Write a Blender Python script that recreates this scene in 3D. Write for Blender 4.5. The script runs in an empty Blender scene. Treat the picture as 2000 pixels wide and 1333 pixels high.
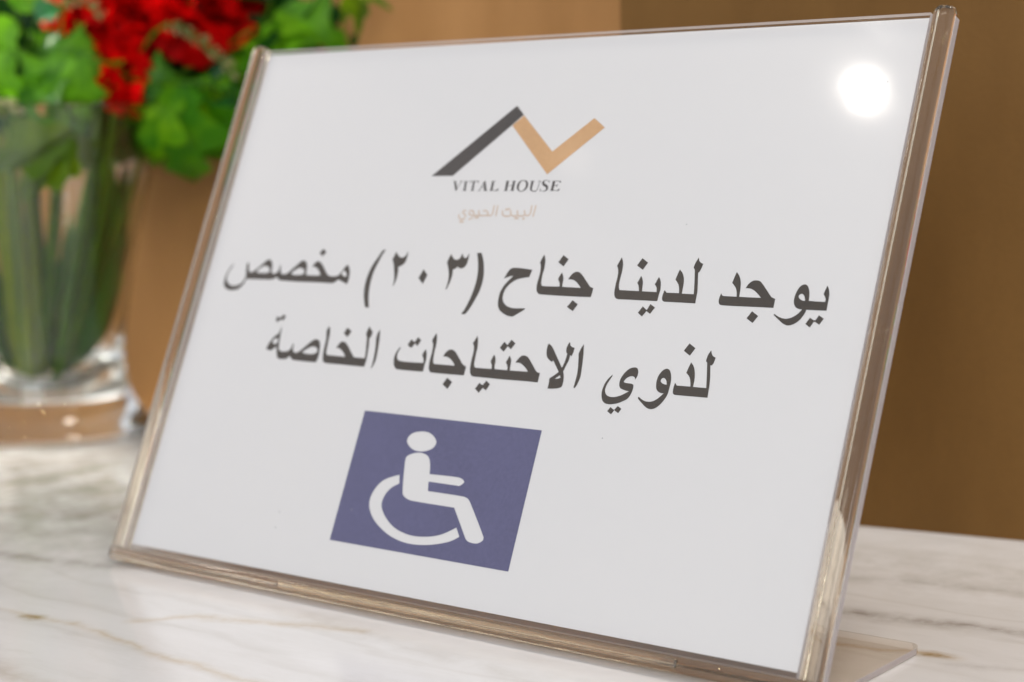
import bpy, bmesh, math, random
from mathutils import Vector, Matrix
from mathutils.geometry import tessellate_polygon

C = bpy.context.scene.collection
scene = bpy.context.scene
S = 0.001                      # all dimensions below are millimetres
R = math.radians

# ------------------------------------------------------------------ camera
cam_data = bpy.data.cameras.new('camera')
cam = bpy.data.objects.new('camera', cam_data)
C.objects.link(cam)
_r = Vector((0.78549, 0.61851, -0.02098)); _u = Vector((-0.05804, 0.10736, 0.99252)); _f = Vector((-0.61614, 0.77841, -0.12023))
cam.matrix_world = Matrix((
    (_r.x, _u.x, -_f.x, 550.52*S), (_r.y, _u.y, -_f.y, -447.72*S), (_r.z, _u.z, -_f.z, 169.61*S), (0, 0, 0, 1)))
cam_data.sensor_width = 36.0
cam_data.lens = 36.0*3520.0/2000.0
cam_data.clip_start = 0.01; cam_data.clip_end = 50
cam_data.dof.use_dof = True
cam_data.dof.focus_distance = 0.585
cam_data.dof.aperture_fstop = 7.3
cam_data.dof.aperture_blades = 0
scene.camera = cam

# ------------------------------------------------------------------ light
scene.view_settings.view_transform = 'Standard'
scene.view_settings.look = 'None'
scene.view_settings.exposure = 0.0
scene.view_settings.gamma = 1.0
world = bpy.data.worlds.new('World'); scene.world = world
world.use_nodes = True
bg = world.node_tree.nodes['Background']
bg.inputs['Color'].default_value = (0.91, 0.96, 1.10, 1)
bg.inputs['Strength'].default_value = 0.715

def lamp(name, loc, target, size, power, color, size_y=None, spread=180):
    d = bpy.data.lights.new(name, 'AREA'); d.energy = power; d.color = color; d.size = size*S
    d.shape = 'DISK'
    if size_y: d.shape = 'RECTANGLE'; d.size_y = size_y*S
    d.spread = R(spread)
    o = bpy.data.objects.new(name, d); C.objects.link(o)
    o.location = Vector(loc)*S
    o.rotation_euler = (Vector(target)-Vector(loc)).to_track_quat('-Z', 'Y').to_euler()
    return o
# bright ceiling downlight whose mirror image sits in the upper right of the cover
lamp('ceiling_lamp', (-680, -1151, 1582), (150, 60, 100), 18, .95, (1.0, 0.93, 0.84))
# the inside of its housing and the slim lamp beside it
lamp('lamp_housing', (-712, -1170, 1690), (150, 60, 100), 44, .010, (1.0, 0.93, 0.84), 150)
lamp('slim_lamp', (-761, -1208, 1797), (150, 60, 100), 62, .012, (1.0, 0.95, 0.88), 9)
# a large cool fill light added behind and to the left of the camera
lamp('cool_fill', (900, -1900, 800), (150, 60, 100), 1300, 15.5, (0.92, 0.965, 1.0), 900)
# a broad warm light added left of the camera for a soft reflection
lamp('warm_fill', (-1514, -1520, 1250), (150, 60, 100), 1300, .55, (1.0, 0.80, 0.72), 800)
# warm lights added to brighten the rear counter and the wall beside the vase
lamp('rear_counter_fill', (520, 110, 1100), (380, 120, 0), 260, 1.8, (1.0, 0.91, 0.80), spread=110)
lamp('wall_fill', (-640, 125, 540), (-215, 290, 115), 400, 1.35, (1.0, 0.95, 0.90), spread=46)
lamp('far_lamp', (-1246, -1262, 1563), (150, 60, 100), 60, 0.010, (1.0, 0.84, 0.70))
for k, (x, y, z, e) in enumerate(((700, -900, 1500, .35), (1500, -500, 1480, .45), (-150, -820, 1520, .30), (1250, -1700, 1550, .4), (-1500, -300, 1500, .35), (1700, 350, 1450, .4))):
    lamp('rail_sparkle_light', (x, y, z), (150, 60, 100), 34, e*1.5, (1.0, 0.76, 0.44))  # warm lights added out of view for gold sparkles in the rails
scene.cycles.max_bounces = 14
scene.cycles.transmission_bounces = 12
scene.cycles.transparent_max_bounces = 24
scene.cycles.glossy_bounces = 6
scene.cycles.sample_clamp_indirect = 6.0
scene.cycles.blur_glossy = 0.6
scene.cycles.caustics_reflective = False

# ------------------------------------------------------------------ helpers
def mat(name):
    m = bpy.data.materials.new(name); m.use_nodes = True
    nt = m.node_tree; nt.nodes.clear()
    out = nt.nodes.new('ShaderNodeOutputMaterial')
    return m, nt, out
def N(nt, t, **kw):
    n = nt.nodes.new(t)
    for k, v in kw.items():
        if k.startswith('i_'): n.inputs[k[2:].replace('_', ' ')].default_value = v
        else: setattr(n, k, v)
    return n
def L(nt, a, b): nt.links.new(a, b)
def principled(name, col, rough=.5, **kw):
    m, nt, out = mat(name)
    b = N(nt, 'ShaderNodeBsdfPrincipled')
    b.inputs['Base Color'].default_value = (*col, 1); b.inputs['Roughness'].default_value = rough
    for k, v in kw.items(): b.inputs[k].default_value = v
    L(nt, b.outputs[0], out.inputs[0])
    return m, nt, b
def math_n(nt, op, a, b=None, c=None, clamp=False):
    n = N(nt, 'ShaderNodeMath', operation=op); n.use_clamp = clamp
    for i, v in enumerate((a, b, c)):
        if v is None: continue
        if isinstance(v, (int, float)): n.inputs[i].default_value = v
        else: L(nt, v, n.inputs[i])
    return n.outputs[0]
def vmath(nt, op, a, b=None):
    n = N(nt, 'ShaderNodeVectorMath', operation=op)
    for i, v in enumerate((a, b)):
        if v is None: continue
        if isinstance(v, (tuple, Vector)): n.inputs[i].default_value = v
        else: L(nt, v, n.inputs[i])
    return n.outputs['Value'] if op in ('DOT_PRODUCT', 'LENGTH', 'DISTANCE') else n.outputs['Vector']
def mixc(nt, fac, a, b, mode='MIX'):
    n = N(nt, 'ShaderNodeMix', data_type='RGBA', blend_type=mode)
    for i, v in ((0, fac), (6, a), (7, b)):
        if isinstance(v, (int, float)): n.inputs[i].default_value = v
        elif isinstance(v, tuple): n.inputs[i].default_value = (*v, 1) if len(v) == 3 else v
        else: L(nt, v, n.inputs[i])
    return n.outputs[2]
def ramp(nt, fac, *stops):
    n = N(nt, 'ShaderNodeValToRGB')
    e = n.color_ramp.elements
    while len(e) < len(stops): e.new(.5)
    for i, (p, c) in enumerate(stops):
        e[i].position = p; e[i].color = (*c, 1) if len(c) == 3 else c
    L(nt, fac, n.inputs[0]); return n.outputs[0]
def noise(nt, vec, scale, detail=4, rough=.5, dist=0, out='Fac'):
    n = N(nt, 'ShaderNodeTexNoise'); n.inputs['Scale'].default_value = scale; n.inputs['Detail'].default_value = detail
    n.inputs['Roughness'].default_value = rough; n.inputs['Distortion'].default_value = dist
    if vec is not None: L(nt, vec, n.inputs['Vector'])
    return n.outputs[out]
def mesh_obj(name, bm, material, parent=None, smooth=False, bevel=None):
    me = bpy.data.meshes.new(name); bm.to_mesh(me); bm.free()
    for m in (material if isinstance(material, list) else [material]): me.materials.append(m)
    if smooth:
        for p in me.polygons: p.use_smooth = True
    o = bpy.data.objects.new(name, me); C.objects.link(o)
    if parent is not None: o.parent = parent
    if bevel:
        b = o.modifiers.new('bevel', 'BEVEL'); b.width = bevel*S; b.segments = 4; b.limit_method = 'ANGLE'
        me.shade_smooth() if hasattr(me, 'shade_smooth') else None
    return o
def thing(name, label, cat, loc=(0, 0, 0), group=None):
    o = bpy.data.objects.new(name, None); C.objects.link(o); o.empty_display_size = .01
    o.location = Vector(loc)*S
    tag(o, label, cat, group); return o
def tag(o, label, cat, group=None):
    o['label'] = label; o['category'] = cat
    if group: o['group'] = group
    return o
def box(bm, x0, x1, y0, y1, z0, z1, f=lambda p: p):
    vs = [bm.verts.new(Vector(f((x, y, z)))*S) for x in (x0, x1) for y in (y0, y1) for z in (z0, z1)]
    for a in ((0, 1, 3, 2), (4, 6, 7, 5), (0, 4, 5, 1), (2, 3, 7, 6), (0, 2, 6, 4), (1, 5, 7, 3)):
        bm.faces.new([vs[i] for i in a])
    bmesh.ops.recalc_face_normals(bm, faces=bm.faces)
SA, CA = math.sin(R(24)), math.cos(R(24))
def sheet(p):
    """point on / off the leaning sheet: x along its foot, y up its face, z towards the viewer"""
    x, y, z = p
    return (x, (y+9)*SA - z*CA, (y+9)*CA + z*SA)
def prism(bm, section, frames):
    """sweep a closed section (list of 2-D points) through frames: functions (u,v)->xyz mm"""
    rings = [[bm.verts.new(Vector(f(u, v))*S) for u, v in section] for f in frames]
    n = len(section)
    for a, b in zip(rings[:-1], rings[1:]):
        for i in range(n): bm.faces.new((a[i], a[(i+1) % n], b[(i+1) % n], b[i]))
    bm.faces.new(rings[0][::-1]); bm.faces.new(rings[-1])
    bmesh.ops.recalc_face_normals(bm, faces=bm.faces)
def rrect(x0, x1, y0, y1, r, seg=5):
    pts = []
    for cx, cy, a0 in ((x1-r, y1-r, 0), (x0+r, y1-r, 90), (x0+r, y0+r, 180), (x1-r, y0+r, 270)):
        for k in range(seg+1):
            a = R(a0+90*k/seg); pts.append((cx+r*math.cos(a), cy+r*math.sin(a)))
    return pts

# ------------------------------------------------------------------ materials
def wall_material(name, c1, c2, streak):
    m, nt, out = mat(name)
    tc = N(nt, 'ShaderNodeTexCoord'); mp = N(nt, 'ShaderNodeMapping'); mp.inputs['Scale'].default_value = (streak, streak, 1.6)
    L(nt, tc.outputs['Object'], mp.inputs[0])
    n1 = noise(nt, mp.outputs[0], 3.0, 5, .6)
    n2 = noise(nt, tc.outputs['Object'], 420, 3, .7)
    col = mixc(nt, ramp(nt, n1, (.3, (0, 0, 0)), (.7, (1, 1, 1))), c1, c2)
    col = mixc(nt, math_n(nt, 'MULTIPLY', n2, .35), col, tuple(v*.5 for v in c1))
    b = N(nt, 'ShaderNodeBsdfPrincipled', i_Roughness=.62); b.inputs['Specular IOR Level'].default_value = .15; L(nt, col, b.inputs['Base Color'])
    bp = N(nt, 'ShaderNodeBump', i_Strength=.25, i_Distance=.0006); L(nt, n2, bp.inputs['Height']); L(nt, bp.outputs[0], b.inputs['Normal'])
    L(nt, b.outputs[0], out.inputs[0]); return m
M_veneer = wall_material('veneer_wall', (.43, .22, .076), (.33, .162, .05), 11)
M_brown = wall_material('brown_wall', (.222, .112, .030), (.158, .077, .019), 5)

def marble_material():
    m, nt, out = mat('marble')
    tc = N(nt, 'ShaderNodeTexCoord'); P = tc.outputs['Object']
    mp = N(nt, 'ShaderNodeMapping'); mp.inputs['Rotation'].default_value = (0, 0, R(8)); mp.inputs['Scale'].default_value = (1, 3.4, 1)
    L(nt, P, mp.inputs[0])
    n1 = noise(nt, mp.outputs[0], 5, 8, .6, .6)
    n2 = noise(nt, mp.outputs[0], 26, 6, .65, .4)
    n3 = noise(nt, P, 260, 3, .6)
    col = mixc(nt, ramp(nt, n1, (.38, (0, 0, 0)), (.66, (1, 1, 1))), (.80, .795, .785), (.71, .70, .68))
    col = mixc(nt, math_n(nt, 'MULTIPLY', ramp(nt, n2, (.52, (0, 0, 0)), (.75, (1, 1, 1))), .3), col, (.56, .545, .50))
    col = mixc(nt, math_n(nt, 'MULTIPLY', n3, .10), col, (.45, .43, .38))
    # soft background veining
    w = N(nt, 'ShaderNodeTexWave', wave_type='BANDS', bands_direction='Y'); w.inputs['Scale'].default_value = 3.1
    w.inputs['Distortion'].default_value = 7; w.inputs['Detail'].default_value = 5; w.inputs['Detail Scale'].default_value = 2.2
    L(nt, mp.outputs[0], w.inputs['Vector'])
    wv = math_n(nt, 'MULTIPLY', math_n(nt, 'POWER', w.outputs['Fac'], 14), math_n(nt, 'MULTIPLY', n1, .22))
    col = mixc(nt, wv, col, (.33, .28, .21))
    # individual veins and painted shade: segments on the slab
    wob = N(nt, 'ShaderNodeVectorMath', operation='SUBTRACT')
    L(nt, noise(nt, P, 34, 4, .6, 0, 'Color'), wob.inputs[0]); wob.inputs[1].default_value = (.5, .5, .5)
    wob2 = N(nt, 'ShaderNodeVectorMath', operation='SCALE'); L(nt, wob.outputs[0], wob2.inputs[0]); wob2.inputs['Scale'].default_value = .014
    Q = vmath(nt, 'MULTIPLY', vmath(nt, 'ADD', P, wob2.outputs[0]), (1, 1, 0))
    brk = ramp(nt, noise(nt, P, 48, 5, .7), (.36, (.25, .25, .25)), (.6, (1, 1, 1)))
    grey, gold = (.27, .235, .20), (.50, .36, .17)
    VEINS_AND_SHADE = [([(-420, -30), (-136, 40), (-73, 58), (20, 74)], 4.6, .75, grey), ([(-300, -60), (-58, -16), (-28, -9), (-5, -3), (80, 40), (243, 96), (263, 97), (296, 101), (324, 106), (520, 150)], 4.2, .8, grey),
             ([(160, 110), (243, 139), (260, 147), (287, 149), (420, 170)], 5, .35, grey),
             ([(-40, -66), (11, -67), (30, -68), (49, -64)], 1.8, .55, gold), ([(29, -68.5), (34, -67.5)], 2.2, 1.0, (.30, .2, .06)),
             ([(50, -64), (94, -71), (126, -74), (166, -78)], 2.0, .5, gold),
             ([(66, -50), (79, -35), (98, -26), (139, -17)], 2.2, .5, gold), ([(112, -13), (166, -21), (200, -24), (234, -30)], 5, .35, (.42, .38, .32)),
             ([(262, 58), (281, 60), (308, 67), (315, 67)], 2.2, .7, gold), ([(307, 66), (312, 67)], 2.2, .9, (.30, .19, .06)),
             ([(40, -104), (73, -112), (107, -116)], 3.5, .5, (.42, .35, .27)), ([(318, 60), (350, 74), (420, 80)], 2.5, .35, grey)]
    back_shade = (.30, .30, .245)  # broad soft patches paint the dimmer back of the slab into its colour
    VEINS_AND_SHADE = [([(-520, 60), (-300, 70), (-120, 105)], 100, 1.15, back_shade), ([(-420, -10), (-200, 20), (-90, 40)], 38, .5, back_shade),
             ([(180, 160), (300, 175), (600, 230)], 34, .55, (.45, .43, .385))] + VEINS_AND_SHADE
    for pts, wd, st, c in VEINS_AND_SHADE:
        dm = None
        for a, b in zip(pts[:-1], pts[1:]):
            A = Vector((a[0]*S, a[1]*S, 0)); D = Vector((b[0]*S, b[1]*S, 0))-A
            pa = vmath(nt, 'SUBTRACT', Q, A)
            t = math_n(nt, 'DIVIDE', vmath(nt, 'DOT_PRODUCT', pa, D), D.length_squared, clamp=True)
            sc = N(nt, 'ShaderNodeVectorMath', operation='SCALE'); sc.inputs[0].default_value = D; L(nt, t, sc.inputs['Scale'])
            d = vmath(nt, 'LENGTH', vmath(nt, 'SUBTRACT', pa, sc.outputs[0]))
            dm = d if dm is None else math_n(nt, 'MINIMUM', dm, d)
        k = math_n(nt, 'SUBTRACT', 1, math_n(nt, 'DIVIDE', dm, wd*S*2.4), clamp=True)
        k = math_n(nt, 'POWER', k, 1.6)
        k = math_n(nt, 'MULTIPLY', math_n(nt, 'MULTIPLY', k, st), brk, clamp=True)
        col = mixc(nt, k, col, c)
    b = N(nt, 'ShaderNodeBsdfPrincipled', i_Roughness=.16); L(nt, col, b.inputs['Base Color'])
    L(nt, math_n(nt, 'ADD', math_n(nt, 'MULTIPLY', n3, .08), .12), b.inputs['Roughness'])
    b.inputs['IOR'].default_value = 1.48
    bp = N(nt, 'ShaderNodeBump', i_Strength=.08, i_Distance=.0002); L(nt, n2, bp.inputs['Height']); L(nt, b.outputs[0], out.inputs[0]); return m
M_marble = marble_material()

def clear_sheet_material():
    """thin clear plastic: straight-through transparency plus a Schlick reflection, fine scratches and dust"""
    m, nt, out = mat('clear_plastic_sheet')
    tc = N(nt, 'ShaderNodeTexCoord'); P = tc.outputs['Object']
    lw = N(nt, 'ShaderNodeLayerWeight', i_Blend=.5)
    fr = math_n(nt, 'MULTIPLY_ADD', math_n(nt, 'POWER', lw.outputs['Facing'], 5), .93, .033)
    g1 = N(nt, 'ShaderNodeBsdfGlossy', i_Roughness=.055)
    g2 = N(nt, 'ShaderNodeBsdfGlossy', i_Roughness=.26)
    bp = N(nt, 'ShaderNodeBump', i_Strength=.16, i_Distance=.0004)
    L(nt, noise(nt, P, 15, 3, .6), bp.inputs['Height']); L(nt, bp.outputs[0], g1.inputs['Normal'])
    smear = ramp(nt, noise(nt, P, 26, 5, .65, 1.2), (.40, (.16, .16, .16)), (.78, (.34, .34, .34)))
    g = N(nt, 'ShaderNodeMixShader'); L(nt, smear, g.inputs[0]); L(nt, g1.outputs[0], g.inputs[1]); L(nt, g2.outputs[0], g.inputs[2])
    tr = N(nt, 'ShaderNodeBsdfTransparent'); tr.inputs[0].default_value = (.97, .965, .955, 1)
    mx = N(nt, 'ShaderNodeMixShader'); L(nt, fr, mx.inputs[0]); L(nt, tr.outputs[0], mx.inputs[1]); L(nt, g.outputs[0], mx.inputs[2])
    # sparse specks of dust
    vo = N(nt, 'ShaderNodeTexVoronoi'); vo.inputs['Scale'].default_value = 75; L(nt, P, vo.inputs['Vector'])
    gate = math_n(nt, 'GREATER_THAN', noise(nt, P, 31, 4, .7), .57)
    sp = math_n(nt, 'MULTIPLY', math_n(nt, 'MULTIPLY', math_n(nt, 'LESS_THAN', vo.outputs['Distance'], .020), gate), .30)
    df = N(nt, 'ShaderNodeBsdfDiffuse'); df.inputs[0].default_value = (.95, .95, .95, 1)
    m2 = N(nt, 'ShaderNodeMixShader'); L(nt, sp, m2.inputs[0]); L(nt, mx.outputs[0], m2.inputs[1]); L(nt, df.outputs[0], m2.inputs[2])
    L(nt, m2.outputs[0], out.inputs[0]); return m
M_sheet = clear_sheet_material()
def glass_material(name, col, rough, ior, bump=0.0, scale=80, clear=0.0, stretch=(1, 1, 1), milky=0.0):
    m, nt, out = mat(name)
    g = N(nt, 'ShaderNodeBsdfGlass', i_Roughness=rough, i_IOR=ior); g.inputs['Color'].default_value = (*col, 1)
    if bump:
        tc = N(nt, 'ShaderNodeTexCoord'); mp = N(nt, 'ShaderNodeMapping'); mp.inputs['Scale'].default_value = stretch; L(nt, tc.outputs['Object'], mp.inputs[0])
        bp = N(nt, 'ShaderNodeBump', i_Strength=bump, i_Distance=.001); L(nt, noise(nt, mp.outputs[0], scale, 4, .6), bp.inputs['Height'])
        L(nt, bp.outputs[0], g.inputs['Normal'])
    s = g.outputs[0]
    if milky:
        t = N(nt, 'ShaderNodeBsdfTranslucent'); t.inputs[0].default_value = (.88, .78, .68, 1)
        d = N(nt, 'ShaderNodeBsdfDiffuse'); d.inputs[0].default_value = (.88, .80, .74, 1)
        a = N(nt, 'ShaderNodeMixShader', i_Fac=.5); L(nt, t.outputs[0], a.inputs[1]); L(nt, d.outputs[0], a.inputs[2])
        mx = N(nt, 'ShaderNodeMixShader', i_Fac=milky); L(nt, s, mx.inputs[1]); L(nt, a.outputs[0], mx.inputs[2]); s = mx.outputs[0]
    if clear:
        t = N(nt, 'ShaderNodeBsdfTransparent'); t.inputs[0].default_value = (*col, 1)
        mx = N(nt, 'ShaderNodeMixShader', i_Fac=clear); L(nt, s, mx.inputs[1]); L(nt, t.outputs[0], mx.inputs[2]); s = mx.outputs[0]
    L(nt, s, out.inputs[0]); return m
M_rail = glass_material('clear_acrylic_rail', (.997, .965, .90), .010, 1.49, .12, 260, 0, (1, .10, .10), .03)
M_foot_rail = glass_material('clear_acrylic_bend', (.998, .965, .91), .008, 1.49, .09, 260, 0, (.05, 1, 1), .045)
M_base = glass_material('clear_acrylic_foot', (.975, .955, .93), .015, 1.49, 0, 80, .84)
M_vase = glass_material('vase_glass', (.985, .99, .975), .0, 1.5, .03, 30)
def edge_material():
    m, nt, out = mat('cut_acrylic_edge')
    a = N(nt, 'ShaderNodeBsdfTranslucent'); a.inputs[0].default_value = (.85, .83, .84, 1)
    g = N(nt, 'ShaderNodeBsdfDiffuse'); g.inputs[0].default_value = (.84, .80, .84, 1); t = N(nt, 'ShaderNodeBsdfTransparent')
    m1 = N(nt, 'ShaderNodeMixShader', i_Fac=.35); L(nt, a.outputs[0], m1.inputs[1]); L(nt, g.outputs[0], m1.inputs[2])
    m2 = N(nt, 'ShaderNodeMixShader', i_Fac=.4); L(nt, m1.outputs[0], m2.inputs[1]); L(nt, t.outputs[0], m2.inputs[2])
    L(nt, m2.outputs[0], out.inputs[0]); return m
M_edge = edge_material()

def paper_material():
    m, nt, b = principled('white_paper', (.80, .795, .795), .75)
    tc = N(nt, 'ShaderNodeTexCoord'); P = tc.outputs['Object']
    L(nt, mixc(nt, noise(nt, P, 9, 3, .5), (.815, .805, .80), (.785, .785, .79)), b.inputs['Base Color'])
    bp = N(nt, 'ShaderNodeBump', i_Strength=.12, i_Distance=.0008); L(nt, noise(nt, P, 22, 3, .5), bp.inputs['Height']); L(nt, bp.outputs[0], b.inputs['Normal'])
    return m
def ink_material(name, c1, c2, rough=.6, grain=900):
    m, nt, b = principled(name, c1, rough)
    tc = N(nt, 'ShaderNodeTexCoord'); P = tc.outputs['Object']
    col = mixc(nt, ramp(nt, noise(nt, P, grain, 2, .6), (.35, (0, 0, 0)), (.65, (1, 1, 1))), c1, c2)
    col = mixc(nt, math_n(nt, 'MULTIPLY', noise(nt, P, 38, 3, .6), .45), col, tuple(v*1.5 for v in c2))
    L(nt, col, b.inputs['Base Color']); return m
M_paper = paper_material()
M_black = ink_material('black_ink', (.014, .008, .001), (.034, .020, .004))
M_small = ink_material('black_ink_fine', (.024, .018, .014), (.045, .033, .024))
M_gold = ink_material('gold_ink', (.56, .315, .135), (.62, .36, .16))
M_pale = ink_material('pale_gold_ink', (.60, .475, .37), (.64, .52, .42))
M_blue = ink_material('blue_ink', (.066, .066, .158), (.090, .088, .198))

# ------------------------------------------------------------------ setting
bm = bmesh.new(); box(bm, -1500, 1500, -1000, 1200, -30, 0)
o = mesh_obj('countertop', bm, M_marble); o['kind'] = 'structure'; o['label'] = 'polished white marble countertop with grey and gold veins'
# brown pillar face on the right, set forward of the veneered wall on the left
d1 = Vector((.987, .158, 0)).normalized(); n1 = Vector((-d1.y, d1.x, 0))
def slab(name, p0, length, depth, z1, m, label):
    bm = bmesh.new()
    p0 = Vector(p0)
    box(bm, 0, length, 0, depth, .02, z1, lambda p: p0 + d1*p[0] + n1*p[1] + Vector((0, 0, p[2])))
    o = mesh_obj(name, bm, m); o['kind'] = 'structure'; o['label'] = label; return o
slab('pillar', (100.6, 200.6, 0), 1300, 250, 1300, M_brown, 'matt brown pillar face rising from the marble behind the sign')
slab('wall', (-1100, 136, 0), 1900, 40, 1300, M_veneer, 'tan wood veneer wall behind the vase')

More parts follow.
